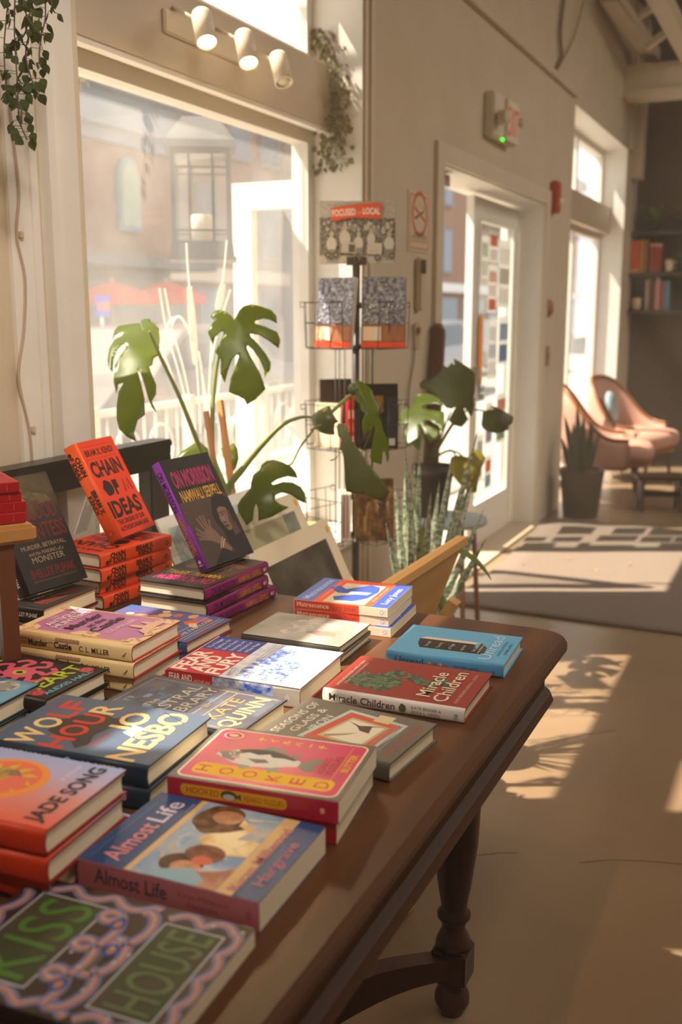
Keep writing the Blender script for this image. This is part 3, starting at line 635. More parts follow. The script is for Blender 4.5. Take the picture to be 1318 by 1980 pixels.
# --- Unread
def a_unread(A, W, H):
    A.poly([(.042, H-.050), (.066, H-.040), (.066, H-.150), (.042, H-.168)], '#2f2a28')
    A.poly([(.066, H-.040), (.092, H-.036), (.092, H-.140), (.066, H-.150)], '#37312e')
    A.poly([(.092, H-.036), (.104, H-.046), (.104, H-.150), (.092, H-.140)], '#cdbba8')
    A.poly([(.042, H-.168), (.066, H-.150), (.104, H-.150), (.08, H-.166)], '#45403c')
    for i, t in enumerate(('Unread', 'Coming', 'of Age', 'stories', 'Vol. IV')): A.text(t, .050, H-.062-.022*i, .007, '#b9aa98', w=.030)
    for i in range(6): A.rect(.048+.008*i, H-.158, .051+.008*i, H-.155, '#d9cfc0')
    A.text('Unread', W*.52, .030, .022, '#a9c6d6', w=W*.80, al='c'); A.text('A NOVEL OF BOOKS', W*.52, .018, .006, '#3c6b8c', w=W*.5, al='c'); A.text('OLIVER LAING', W*.52, .008, .006, '#2e5674', w=W*.4, al='c')
def s_unread(A, H, T):
    A.text('Unread', .018, T*.30, .012, '#23496a', w=.052)
    for i, c in enumerate(('#d98a5a', '#b04a4a', '#c9a24a', '#a85a8a')): A.ell(.082+.010*i, T*.5, .0028, .0028, c)
    A.text('OLIVER LAING', .125, T*.36, .006, '#2e5674', w=.046); A.text('ib', H-.020, T*.35, .006, '#2e5674')
book('hardcover_book', 'sky blue hardcover with a drawing of a black book, last by the rounded table corner', (-.440, 1.615), 93.5, .166, .214, .025, '#5d9fc6', '#4f92bd', a_unread, s_unread)
# --- Miracle Children
def a_miracle(A, W, H):
    g = noisem('#3d4a3c', '#5d6f58', 90, lo=.45, hi=.55)
    R = random.Random(8)
    for i in range(16): A.ell(W*.45+R.uniform(-.034, .030), H-.062+R.uniform(-.040, .026), .020, .018, g, w=.12)
    for i in range(6): A.ell(W*.55+R.uniform(-.012, .012), H-.118-.012*i, .012, .012, g, w=.12)
    for i in range(40): A.ell(W*.45+R.uniform(-.044, .040), H-.068+R.uniform(-.046, .034), .0028, .0018, '#768a6c', rot=R.uniform(0, 3))
    A.text('RACE, EDUCATION, AND A TRUE', W*.5, H-.018, .005, '#d9c7b4', w=W*.72, al='c'); A.text('STORY OF FALSE PROMISES', W*.5, H-.028, .005, '#d9c7b4', w=W*.6, al='c')
    A.text('Miracle', W*.5, .066, .024, '#cfc4a8', w=W*.66, al='c', bold=.008); A.text('Children', W*.5, .036, .024, '#cfc4a8', w=W*.80, al='c', bold=.008)
    A.text('KATIE BENNER & ERICA L. GREEN', W*.5, .018, .0055, '#c7a894', w=W*.78, al='c')
def s_miracle(A, H, T):
    bk = '#4a3c38'; A.text('Miracle Children', .012, T*.30, .012, bk, w=.112, bold=.01); A.ell(.137, T*.50, .006, .007, '#54624c', w=.1); A.rect(.1355, T*.2, .1385, T*.5, '#54624c')
    A.text('KATIE BENNER &', .152, T*.55, .005, '#8a7468', w=.048); A.text('ERICA L. GREEN', .152, T*.25, .005, '#8a7468', w=.046); A.rect(H-.016, T*.3, H-.010, T*.65, '#8ea08a')
book('hardcover_book', 'dark red white-spined hardcover with a tree picture, next to the sky blue one', (-.440, 1.399), 92.3, .172, .237, .024, '#8a342c', '#d8cfc8', a_miracle, s_miracle, board='#7a2c26')
# --- Seasons of Glass & Iron
def a_seasons(A, W, H):
    w_ = '#cfc8ba'; A.text('SEASONS OF', W*.5, H-.028, .014, w_, w=W*.80, al='c', bold=.01); A.text('GLASS &', W*.5, H-.050, .014, w_, w=W*.60, al='c', bold=.01); A.text('IRON', W*.5, H-.071, .014, w_, w=W*.36, al='c', bold=.01)
    c = (W*.46, H*.42)
    def sq(k, m): A.poly([(c[0]-.050*k, c[1]+.060*k), (c[0]+.062*k, c[1]+.040*k), (c[0]+.050*k, c[1]-.052*k), (c[0]-.060*k, c[1]-.044*k)], m)
    sq(1.12, '#a8bfbe'); sq(.98, '#c4533c'); sq(.72, '#b3a27c'); sq(.62, '#d6cdb8')
    A.poly([(c[0]+.004, c[1]-.020), (c[0]+.026, c[1]-.014), (c[0]+.034, c[1]-.032), (c[0]+.028, c[1]-.008), (c[0]+.022, c[1]+.004), (c[0]+.03, c[1]+.026), (c[0]+.018, c[1]+.006), (c[0]+.006, c[1]-.004)], '#5a4338')
    A.poly([(c[0]-.036, c[1]+.032), (c[0]-.028, c[1]+.036), (c[0]-.012, c[1]+.010), (c[0]+.000, c[1]-.006), (c[0]-.016, c[1]+.006)], '#a3895e')
    A.rect(W*.76, H*.28, W*.93, H*.40, '#c9b78e')
    for i in range(4): A.rect(W*.2, .050-.006*i, W*.8, .052-.006*i, '#8f877c')
    A.text('AMAL EL-MOHTAR', W*.5, .012, .010, '#a8503e', w=W*.78, al='c')
book('hardcover_book', 'grey fantasy hardcover with a red framed fox picture, left of the dark red one', (-.470, 1.167), 85.5, .156, .216, .028, mat('#5b554c', .45, 'grey_jacket', c2='#6b6459', scale=8), '#5b554c', a_seasons, lambda A, H, T: A.text('SEASONS OF GLASS & IRON', .03, T*.3, .010, '#cfc8ba', w=.13))
# --- Hooked
def a_hooked(A, W, H):
    cr = '#e6cfae'; rd = '#c81a5c'; yl = '#e2b21c'
    A.rect(.007, .006, W-.006, H-.006, cr, r=.012); A.rect(.0095, .0085, W-.0085, H-.0085, mat(rd, .35), r=.010)
    A.rect(.020, .018, .050, H-.020, yl, r=.010)
    for i, ch in enumerate('HOOKED'): A.text(ch, .035, H-.042-.0315*i, .019, rd, w=.016 if ch != 'O' else .018, al='c', bold=-.0, rot=0)
    # the fish swims from head to tail of the cover
    def F(x, y): return (.080+y*1.0, H-.095-x)     # x along the cover towards the tail, y away from the spine
    body = [(-.062, .004), (-.050, .010), (-.040, .018), (-.020, .026), (.004, .028), (.026, .020), (.044, .010), (.052, .006), (.052, -.006), (.040, -.010), (.018, -.020), (-.008, -.024), (-.034, -.020), (-.052, -.010), (-.064, -.002)]
    gy = mat('#6c6660', .4); A.poly([F(x, y) for x, y in body], '#d8d2c6')
    A.poly([F(x, y) for x, y in ((-.040, .018), (-.020, .026), (.004, .028), (.026, .020), (.044, .010), (.040, .006), (.026, .010), (.010, .008), (.004, .016), (-.010, .010), (-.024, .014), (-.034, .008))], '#4e4a48')
    A.poly([F(x, y) for x, y in ((-.016, .026), (-.004, .038), (.016, .036), (.028, .022), (.006, .028))], gy)
    A.poly([F(x, y) for x, y in ((.030, .018), (.040, .028), (.046, .022), (.040, .012))], gy); A.poly([F(x, y) for x, y in ((.050, .006), (.070, .024), (.078, .016), (.072, 0), (.074, -.016), (.062, -.018), (.050, -.006))], gy)
    A.poly([F(x, y) for x, y in ((-.026, -.022), (-.018, -.034), (-.006, -.030), (-.010, -.022))], gy); A.poly([F(x, y) for x, y in ((.012, -.022), (.020, -.034), (.032, -.026), (.028, -.016))], gy)
    A.poly([F(x, y) for x, y in ((-.020, -.004), (-.004, -.014), (.012, -.008), (.004, -.0))], '#77716a'); A.poly([F(x, y) for x, y in ((-.064, .004), (-.050, .010), (-.034, .014), (-.034, -.016), (-.052, -.010), (-.058, 0))], '#8b847a')
    x, y = F(-.044, .004); A.ell(x, y, .004, .004, '#e0dacb'); A.ell(x, y, .0022, .0022, '#2a2624')
    x, y = F(-.036, -.004); A.ell(x, y, .004, .006, '#d79c92')
    A.ell(W-.026, H-.030, .011, .014, cr); A.ell(W-.026, H-.030, .0085, .0115, rd); A.ell(W-.026, H-.030, .004, .007, cr)
    # little angular glyph row
    G = {'na': [((0, .7), (1, .7)), ((.5, 1), (.4, 0))], 'i': [((.2, .6), (.9, 1)), ((.55, .8), (.55, 0))], 'ru': [((.25, .9), (.2, .1)), ((.6, 1), (.6, .1)), ((.6, .1), (1, .4))], 'pa': [((.3, .8), (.1, .1)), ((.6, .8), (.95, .1)), ((.8, 1), (.95, .9))], 'ch': [((.1, .5), (.95, .5))], 'chi': [((.3, .9), (.8, 1)), ((.1, .6), (1, .6)), ((.55, 1), (.4, 0))]}
    for i, g in enumerate(('na', 'i', 'ru', 'pa', 'ch', 'chi')):
        for (x0, y0), (x1, y1) in G[g]: A.stroke([(W-.032+.011*(x0), H-.078-.017*i+.011*y0), (W-.032+.011*x1, H-.078-.017*i+.011*y1)], .0022, yl, 0)
    A.text('ASAKO', W*.52, .042, .009, '#a0283c', w=.048, al='c', bold=.02); A.text('YUZUKI', W*.54, .030, .009, '#a0283c', w=.056, al='c', bold=.02); A.rect(W*.30, .026, W*.90, .0268, yl); A.text('BUTTER', W*.62, .013, .010, yl, w=.052, al='c', bold=.02)
def s_hooked(A, H, T):
    yl = '#e2a81c'; A.rect(.018, T*.26, .158, T*.78, yl, r=.006); A.text('HOOKED', .026, T*.40, .008, '#b8502a', w=.044, bold=.02); A.ell(.083, T*.52, .011, .0065, '#554c48'); A.ell(.083, T*.45, .008, .004, '#cfc7ba'); A.poly([(.092, T*.52), (.099, T*.68), (.099, T*.36)], '#554c48')
    A.text('ASAKO YUZUKI', .102, T*.40, .0075, '#b8502a', w=.052, bold=.01); A.ell(H-.020, T*.5, .003, .004, '#e6a08c')
stack(2, [(-.004, .003, .6)], 'hardcover_book', 'pink book with a fish', 'two stacked near the table front edge', (-.462, .990), 97, .163, .223, .029, mat('#5e5a52', .4), mat('#b8203a', .35), a_hooked, s_hooked, hard=False, group='pink fish-cover books in a stack')
# --- Almost Life
def a_almost(A, W, H):
    sky = noisem('#7d9ac0', '#a9b6c4', 25); A.rect(.0, H-.192, W, H-.060, '#d8b47c'); A.rect(.0, .052, W, H-.068, sky); R_ = random.Random(2); [A.stroke([(x := R_.uniform(.01, W-.03), y := R_.uniform(.06, H-.08)), (x+.012, y+.008), (x+.03, y+.004)], .004, R_.choice(('#8fb0cc', '#b8c0c0', '#7088b0', '#c9b48c', '#9fb4bc'))) for _ in range(40)]
    y0, y1 = .052, H-.068
    A.poly([(W*.05, y0), (W*.05, y1-.05), (W*.30, y1-.04), (W*.20, y0)], '#b8c4cc'); A.poly([(0, y1-.03), (W*.62, y1-.046), (W*.62, y1-.054), (0, y1-.042)], '#8f7a64')
    A.poly([(W*.42, y0), (W*.36, y0+.045), (W*.52, y0+.070), (W*.86, y0+.050), (W*.93, y0)], noisem('#d8b070', '#f0dba8', 45)); A.poly([(W*.50, y0+.02), (W*.55, y0+.055), (W*.66, y0+.05), (W*.72, y0+.01)], '#f2dfae')
    hr = noisem('#4a2e1e', '#7a5236', 60); A.ell(W*.80, y0+.070, .034, .030, hr, w=.05); A.poly([(W*.62, y0+.085), (W*.66, y0+.045), (W*.74, y0+.030), (W*.80, y0+.05)], hr); A.ell(W*.84, y0+.062, .015, .019, noisem('#a8704e', '#cf9a76', 50)); A.poly([(W*.60, y0+.028), (W*.76, y0+.022), (W*.90, y0+.050), (W*.86, y0+.034), (W*.92, y0), (W*.62, y0)], noisem('#8fa6c0', '#c9b89a', 40))
    A.ell(W*.20, y0+.060, .020, .026, noisem('#3a241a', '#5f4030', 70)); A.ell(W*.17, y0+.052, .013, .018, noisem('#b87852', '#d69c78', 60)); A.poly([(0, y0+.046), (W*.14, y0+.040), (W*.22, y0+.010), (W*.30, y0), (0, y0)], noisem('#a87258', '#c99478', 40)); A.ell(W*.36, y0+.046, .018, .024, noisem('#6a3e2c', '#8f5c42', 60)); A.ell(W*.28, y0+.042, .009, .012, '#d06a4a')
    A.poly([(0, y1-.016), (W*.10, y1-.030), (W*.18, y1-.060), (W*.08, y1-.084), (0, y1-.080)], '#8fb0c0')
    pk = '#dc8f92'; A.text('Almost', W*.06, H-.046, .025, pk, w=W*.50, bold=.015); A.text('Life', W*.60, H-.046, .025, '#d6c3d6', w=W*.30, bold=.015); A.text('a novel', W*.80, H-.058, .005, '#c9c0d0'); A.rect(W*.03, H-.012, W*.85, H-.0115, '#8a93a8')
    A.text('Kiran Millwood', W*.06, .030, .014, '#c07a86', w=W*.80, bold=.01); A.text('Hargrave', W*.16, .010, .014, '#c07a86', w=W*.55, bold=.01)
def s_almost(A, H, T):
    A.text('Almost Life', .022, T*.30, .018, '#3c4058', w=.092, bold=.012); A.text('Kiran Millwood', .128, T*.52, .0065, '#7d4a56', w=.060); A.text('Hargrave', .140, T*.24, .0065, '#7d4a56', w=.036); A.ell(H-.012, T*.5, .004, .006, '#a8606a')
book('hardcover_book', 'thick blue paperback with pink spine and painted women, nearer than the fish book', (-.464, .804), 92, .168, .224, .034, '#2f4c7c', '#c0737a', a_almost, s_almost, hard=False)
# --- Kiss House
def a_kiss(A, W, H):
    ol = noisem('#3d4a2c', '#4a4434', 14); bl = '#8fa0c8'; wh = '#b9b7bb'; orr = '#b9783e'; db = '#324b94'
    def band(P, k=1):
        A.stroke(P, .0135*k, '#8d909c'); A.stroke(P, .0120*k, '#4f68aa'); A.stroke(P, .0078*k, orr); A.stroke([(x+.0012, y+.001) for x, y in P], .0018*k, '#8fa4cf')
    def panel(u0, v0, u1, v1, sk=.0):
        P = [(u0, v0), (u1, v0+sk), (u1, v1+sk), (u0, v1)]
        A.poly([(u0-.002, v0-.002), (u1+.002, v0+sk-.002), (u1+.002, v1+sk+.002), (u0-.002, v1+.002)], '#b4b4bc'); A.poly(P, ol)
    # ribbons looping round both panels
    def loops(p, q, n, amp, r, ph=0.):
        dx, dy = q[0]-p[0], q[1]-p[1]; L = math.hypot(dx, dy); ux, uy = dx/L, dy/L; P = []
        for i in range(n*6+1):
            t = i/(n*6); a = 2*PI*n*t+ph; s_ = L*t-r*math.sin(a); o_ = amp*math.cos(a)
            P.append((p[0]+ux*s_-uy*o_, p[1]+uy*s_+ux*o_))
        return P
    e = .016
    panel(.026, H-.106, W-.026, H-.028); panel(.026, .022, W-.026, .086)
    for P in (loops((e-.004, .096), (e-.004, H-.012), 3, .006, .003), loops((W-e+.004, H-.010), (W-e+.004, .100), 3, .006, .003, 1), loops((.02, H-.011), (W-.02, H-.011), 3, .005, .003), loops((.012, .009), (W-.012, .009), 4, .004, .003), loops((e-.004, .012), (e-.004, .088), 2, .006, .003), loops((W-e+.004, .012), (W-e+.004, .088), 2, .006, .003)): band(P, .9)
    for P in (loops((.016, .110), (W-.020, .106), 3, .012, .014), loops((.024, .136), (W-.018, .140), 3, .014, .018, 2.4)): band(P, 1.0)
    A.rect(W*.36, .113, W*.58, .119, '#5a5a48')
    for x, y in ((.040, .128), (.100, .112), (.138, .130)): A.ell(x, y, .010, .008, db); A.ell(x, y, .0055, .004, orr)
    A.text('KISS', W*.5, H-.098, .062, '#4f7a30', w=W*.66, al='c', bold=.0); A.text('HOUSE', W*.5, .028, .050, '#66734e', w=W*.66, al='c', bold=.0)
    for i in range(40):
        R = random.Random(i); x, y = R.uniform(.005, W-.005), R.uniform(.005, H-.005)
        if .02 < x < W-.018 and (.016 < y < .088 or H-.105 < y < H-.026): continue
        A.poly([(x-.003, y), (x, y+.001), (x+.003, y), (x, y-.001)], '#c9c7c4'); A.poly([(x, y-.003), (x+.001, y), (x, y+.003), (x-.001, y)], '#c9c7c4')
book('hardcover_book', 'dark brown book with swirling orange and blue ribbons around two green lettered panels, nearest', (-.447, .600), 93, .183, .262, .020, '#3a2a22', '#3a2a22', a_kiss, None, hard=False)
def a_leafbook(A, W, H):
    for i in range(7): A.poly([(W*.62, H*.70), (W*.62+.045*math.cos(i*.9), H*.70+.045*math.sin(i*.9)), (W*.62+.035*math.cos(i*.9+.35), H*.70+.035*math.sin(i*.9+.35))], '#cfc4ae')
    A.rect(W*.4, H*.5, W*.95, H*.62, '#7c2f28')
book('hardcover_book', 'brown book with white blossom on its cover cut off by the lower left picture corner', (-.56, .395), 92, .17, .235, .02, '#4a3328', '#4a3328', a_leafbook, None)
# --- Jade Song
def a_jade(A, W, H):
    A.rect(.0, 0, W, H, mat('#c87a66', .35, 'sunset_jacket', c2='#8f9cc8', kind='wave', scale=1.0)) if False else None
    c = (W*.56, H*.52); A.ell(c[0], c[1], .050, .058, '#e08a3c'); A.ell(c[0]+.004, c[1], .040, .046, '#d8694a')
    yl = '#c9a83c'
    for i in range(11):
        t = i*.57; A.poly([(c[0], c[1]), (c[0]+.040*math.cos(t), c[1]+.046*math.sin(t)), (c[0]+.030*math.cos(t+.3), c[1]+.034*math.sin(t+.3))], yl)
    A.ell(c[0]+.006, c[1]+.004, .020, .022, noisem('#b9953a', '#7a6a3a', 120)); A.ell(c[0]-.006, c[1]-.02, .018, .016, '#d96a56')
    A.stroke([(c[0]-.02, c[1]-.01), (c[0], c[1]+.01), (c[0]+.02, c[1]-.004), (c[0]+.01, c[1]-.02)], .003, '#8a5a6a')
    bk = '#2b2530'; A.text('JADE SONG', W*.52, .020, .021, bk, w=W*.86, al='c', bold=.03); A.text('a novel', W*.80, .052, .010, '#d0c6e0', al='c', shear=.3)
    A.text('I LOVE YOU', W*.5, H-.026, .018, bk, w=W*.8, al='c', bold=.03); A.text("DON'T DIE", W*.5, H-.052, .018, bk, w=W*.7, al='c', bold=.03)
def jade_mat():
    m = bpy.data.materials.new('sunset_jacket'); m.use_nodes = True; N = m.node_tree.nodes; L = m.node_tree.links; b = N['Principled BSDF']; b.inputs['Roughness'].default_value = .35
    tc = N.new('ShaderNodeTexCoord'); sp = N.new('ShaderNodeSeparateXYZ'); L.new(tc.outputs['Object'], sp.inputs[0]); r = N.new('ShaderNodeValToRGB')
    mr = N.new('ShaderNodeMapRange'); mr.inputs['From Max'].default_value = .157; L.new(sp.outputs['X'], mr.inputs['Value']); L.new(mr.outputs[0], r.inputs[0])
    r.color_ramp.elements[0].color = lin('#d8502c'); r.color_ramp.elements[1].color = lin('#8f9fcc'); e = r.color_ramp.elements.new(.45); e.color = lin('#c9837c'); e = r.color_ramp.elements.new(.75); e.color = lin('#a99fc0')
    L.new(r.outputs[0], b.inputs['Base Color']); return m
JM = jade_mat()
stack(3, J1, 'hardcover_book', 'sunset-coloured hardcover', 'three stacked beside the yellow box', (-.685, .745), 94.5, .157, .240, .030, JM, '#c8391c', a_jade, None, board='#7c1410', group='sunset-coloured hardcovers in a stack')
# --- Wolf Hour
def a_wolf(A, W, H):
    tan = '#dcb878'; rd = '#c8381c'; A.poly([(W*.30, H-.060), (W*.52, H-.052), (W*.66, H-.070), (W*.80, H-.090), (W*.70, H-.120), (W*.74, H-.140), (W*.60, H-.150), (W*.52, H-.135), (W*.36, H-.128), (W*.20, H-.138), (W*.10, H-.128), (W*.20, H-.110)], '#3a302c')
    for ch, u, ww, m_ in (('W', .03, .29, tan), ('O', .34, .20, tan), ('L', .565, .15, rd), ('F', .735, .17, rd)): A.text(ch, W*u, H-.062, .040, m_, w=W*ww, bold=.02)
    for ch, u, ww, m_ in (('H', .05, .20, rd), ('O', .28, .21, rd), ('U', .52, .19, rd), ('R', .74, .19, tan)): A.text(ch, W*u, H-.112, .040, m_, w=W*ww, bold=.02)
    A.text('JO', W*.68, .078, .040, tan, w=W*.38, al='c', bold=.02); A.text('NESBO', W*.5, .026, .042, tan, w=W*.92, al='c', bold=.02); A.stroke([(W*.80, .024), (W*.95, .070)], .0025, '#33425a', 0)
    A.poly([(W*.42, .066), (W*.48, .088), (W*.58, .082), (W*.64, .092), (W*.60, .064), (W*.50, .070)], '#9fb2d0')
    for i in range(3): A.rect(W*.16, .098+.004*i, W*.42, .0996+.004*i, '#8a4a44')
    A.text('THE NEW THRILLER', W*.78, H-.018, .0035, rd, al='c')
def s_wolf(A, H, T):
    A.text('WOLF HOUR', .020, T*.42, .012, '#dcb878', w=.085, bold=.02); A.poly([(.115, T*.6), (.13, T*.9), (.145, T*.55)], '#9fb2d0'); A.text('JO NESBO', .150, T*.42, .012, '#dcb878', w=.065, bold=.02)
stack(2, J1, 'hardcover_book', 'slate blue hardcover with big tan letters', 'two stacked behind the sunset ones', (-.717, .968), 94.5, .173, .247, .030, '#4a5a70', '#1c2a3c', a_wolf, s_wolf, board='#1a222c', group='slate blue thrillers in a stack')
# --- Hell's Heart
def a_hell(A, W, H):
    yl = '#a9b428'; pk = '#c8536a'; rd = '#a8343c'
    c = (W*.52, H*.52)
    for i in range(8):
        t = i*PI/4+.3; P = [(c[0]+r_*math.cos(t+s)*1.0, c[1]+r_*math.sin(t+s)) for r_, s in ((.012, 0), (.030, .15), (.045, -.1), (.056, .2), (.052, .5))]
        A.stroke(P, .011, rd); A.stroke(P, .0085, pk)
    A.ell(c[0], c[1], .024, .028, pk); A.ell(c[0], c[1], .010, .012, yl); A.ell(c[0], c[1], .005, .006, '#2a1c18')
    A.text("HELL'S", W*.50, H-.045, .030, yl, w=W*.86, al='c', bold=.02); A.text('HEART', W*.50, .036, .030, yl, w=W*.88, al='c', bold=.02); A.text('ALEXIS HALL', W*.5, .012, .011, '#5fb0c0', w=W*.74, al='c', bold=.02)
    for x, y in ((.02, .03), (W-.018, .028), (.018, H-.018), (W-.02, H-.02)): A.ell(x, y, .012, .012, rd); A.ell(x, y, .008, .008, pk); A.ell(x, y, .004, .004, rd)
stack(2, J1, 'hardcover_book', 'black octopus-cover hardcover', 'a pair behind the slate blue ones', (-1.0, 1.105), 90, .150, .228, .026, '#241a1a', '#241a1a', a_hell, lambda A, H, T: A.text("HELL'S HEART", .03, T*.3, .012, '#a9b428', w=.12), board='#14100f', group='octopus-cover hardcovers in a pair')
def a_blue(A, W, H):
    R = random.Random(2); A.rect(.002, .002, W-.002, H-.002, noisem('#2f6488', '#6f9cb4', 18))
    for i in range(12):
        x, y = R.uniform(.01, W-.04), R.uniform(.01, H-.05); A.stroke([(x, y), (x+.03, y+.02), (x+.02, y+.05), (x+.05, y+.03)], .003, R.choice(('#b9c4c4', '#24465c', '#8fb4c6', '#1d3848')))
    A.ell(W*.82, .045, .022, .026, noisem('#b9b4a8', '#6f6c66', 90)); A.ell(W*.82, .045, .012, .014, '#8a8880')
stack(2, J1, 'hardcover_book', 'blue and silver patterned hardcover', 'a pair at the left picture edge', (-1.03, .978), 93, .163, .230, .030, '#2f5468', '#1a2c36', a_blue, None, board='#16242c', group='blue and silver hardcovers in a pair')
# --- Astral Library
def a_astral(A, W, H):
    R = random.Random(6); gl = '#c0a876'; A.rect(.006, .006, W-.006, H-.006, noisem('#4a4c58', '#5d6270', 22))
    for x in (.012, W-.012): A.rect(x, .01, x+.001, H-.01, gl)
    for y in (H-.012, .082, H*.40): A.rect(.012, y, W-.012, y+.001, gl)
    for i in range(40): A.rect(x := R.uniform(.01, W-.03), y := R.uniform(.09, H-.03), x+R.uniform(.006, .02), y+R.uniform(.003, .016), R.choice(('#5f7088', '#6a6258', '#4f6660', '#7888a4', '#57505a')))
    w_ = '#c9c0b0'; A.text('The', W*.22, H-.075, .014, w_); A.text('ASTRAL', W*.5, H-.105, .022, w_, w=W*.80, al='c'); A.text('LIBRARY', W*.5, H-.135, .022, w_, w=W*.84, al='c')
    A.text('KATE', W*.5, .055, .024, '#c08a50', w=W*.56, al='c'); A.text('QUINN', W*.5, .020, .028, '#d9b87c', w=W*.80, al='c', bold=.01)
book('hardcover_book', 'grey hardcover with gold ruled borders and white lettering behind the thriller stack', (-.697, 1.152), 89, .150, .250, .034, '#45464f', '#2b2a2e', a_astral, None, board='#1c1a1c')
# --- Fear and Fury
def a_fear(A, W, H):
    b = '#1f3c94'; r = '#c0202c'; w_ = '#e2dcd4'
    A.rect(0, H-.100, W*.62, H-.002, r); A.rect(W*.62, H-.100, W, H-.002, b); A.rect(0, 0, W*.999, H-.100, noisem('#d8dade', '#b9c2d6', 60))
    A.text('FEAR', .008, H-.034, .030, w_, w=W*.52, bold=.03); A.text('AND', .010, H-.064, .028, w_, w=W*.42, bold=.03); A.text('FURY', .008, H-.096, .028, w_, w=W*.56, bold=.03)
    for i, t in enumerate(('The Reagan', 'Eighties, the', 'Bernie Goetz', 'Shootings, and', 'the Rebirth of', 'White Rage')): A.text(t, W*.66, H-.018-.0145*i, .0075, w_, w=W*.28)
    R = random.Random(4)
    for i in range(26): A.ell(R.uniform(W*.25, W*.85), R.uniform(H*.16, H*.44), R.uniform(.004, .018), R.uniform(.003, .014), noisem('#3a58b4', '#8fa2d4', 120), rot=R.uniform(0, 3), w=.2)
    for i in range(5): A.rect(W*(.08+.10*i), H*.14, W*(.13+.10*i), H*.50, noisem('#5a74c4', '#c4cde4', 90))
    for i in range(8): A.text('NYC TAXI DMV'[i:i+5], W*.06+.012*(i % 2), H*.52-.016*i, .009, '#5a5c64', rot=.2)
    for i in range(3): A.rect(W*.5, H*.50-.006*i, W*.95, H*.503-.006*i, '#3350a4')
    A.rect(W*.05, .006, W*.95, .040, '#e8e6e2')
    A.text('HEATHER ANN', W*.5, .026, .008, '#d4d6dc', w=W*.6, al='c'); A.text('THOMPSON', W*.5, .012, .010, '#cfd2da', w=W*.6, al='c')
def s_fear(A, H, T):
    A.rect(0.001, .001, .090, T-.001, '#c0202c'); A.text('FEAR AND', .008, T*.56, .012, '#e2dcd4', w=.044, bold=.03); A.text('FURY', .010, T*.16, .012, '#e2dcd4', w=.032, bold=.03); A.text('HEATHER ANN', .056, T*.55, .006, '#e2c8c0', w=.030); A.text('THOMPSON', .056, T*.25, .006, '#e2c8c0', w=.030)
    A.rect(.090, .001, .20, T-.001, noisem('#c9cedb', '#8596c4', 90)); A.rect(.14, T*.12, .20, T*.85, noisem('#2a469c', '#8fa2d4', 70)); A.ell(H-.022, T*.5, .004, .006, '#a8a8b0')
book('hardcover_book', 'glossy red, white and blue hardcover with a photo collage in the middle of the table', (-.695, 1.345), 93, .187, .247, .036, '#dfdcd6', '#dfdcd6', a_fear, s_fear, board='#8a1a20', gloss=.16)
# --- grey photo book pair
def a_gray(A, W, H):
    A.rect(.002, .002, W-.002, H-.002, noisem('#8b8880', '#aaa69e', 10)); R = random.Random(3)
    for i in range(9): A.ell(W*.60+R.uniform(-.04, .04), H*.52+R.uniform(-.03, .03), .022, .016, noisem('#bdb8b0', '#a09a92', 40), w=.15)
    A.ell(W*.40, H*.30, .014, .03, '#8f7a72', w=.2)
stack(2, J1, 'hardcover_book', 'thin grey cloudy-cover book', 'a pair beside the orange and blue paperbacks', (-.727, 1.562), 91.5, .152, .200, .0165, '#85827a', '#5a564e', a_gray, None, board='#3a362e', group='thin grey photo books in a pair')
# --- Matrescence
def a_matr(A, W, H):
    A.rect(0, H-.040, W, H, '#5a70b4'); A.rect(0, 0, W, .034, '#3c54a8'); A.rect(0, .034, W, H-.040, '#e0553a'); A.rect(W*.03, .050, W*.86, H-.060, '#cdbb9c')
    A.poly([(W*.86, H*.42), (W*.60, H*.62), (W*.74, H*.74), (W*.60, H*.80), (W*.42, H*.66), (W*.44, H*.44), (W*.26, H*.66), (W*.12, H*.60), (W*.14, H*.40), (W*.30, H*.30), (W*.60, H*.26), (W*.80, H*.30)], '#3a55ae')
    A.poly([(W*.40, H*.56), (W*.44, H*.34), (W*.54, H*.32), (W*.52, H*.54)], '#d8c4a4')
    A.text('Matrescence', W*.5, H-.028, .016, '#aebde0', w=W*.84, al='c', bold=.01); A.text('Lucy Jones', W*.48, .010, .014, '#c7b8c8', w=W*.66, al='c')
    A.text('On the Metamorphosis of Pregnancy,', W*.5, H-.050, .0045, '#f0c0a8', w=W*.7, al='c'); A.text('Childbirth, and Motherhood', W*.5, .040, .0045, '#e9b8c0', w=W*.6, al='c')
def s_matr(A, H, T):
    A.rect(.001, .0005, H*.70, T-.0005, '#d6492c'); A.text('Matrescence', .007, T*.32, .0095, '#ecd3b4', w=.068, bold=.008); A.text('Lucy Jones', .082, T*.32, .009, '#8a3a5c', w=.050)
    A.ell(H-.012, T*.5, .004, .0045, '#9aa6d0'); A.ell(H-.012, T*.5, .0026, .003, '#e6d3bd'); A.rect(H-.006, T*.2, H-.0056, T*.8, '#c9a894')
stack(3, [(.001, .002, 1.), (.008, -.004, -.8)], 'paperback_book', 'orange and blue paperback', 'three stacked at the far table end', (-.710, 1.747), 95, .176, .197, .019, '#e4d3bd', '#e4d3bd', a_matr, s_matr, hard=False, group='orange and blue paperbacks in a stack')
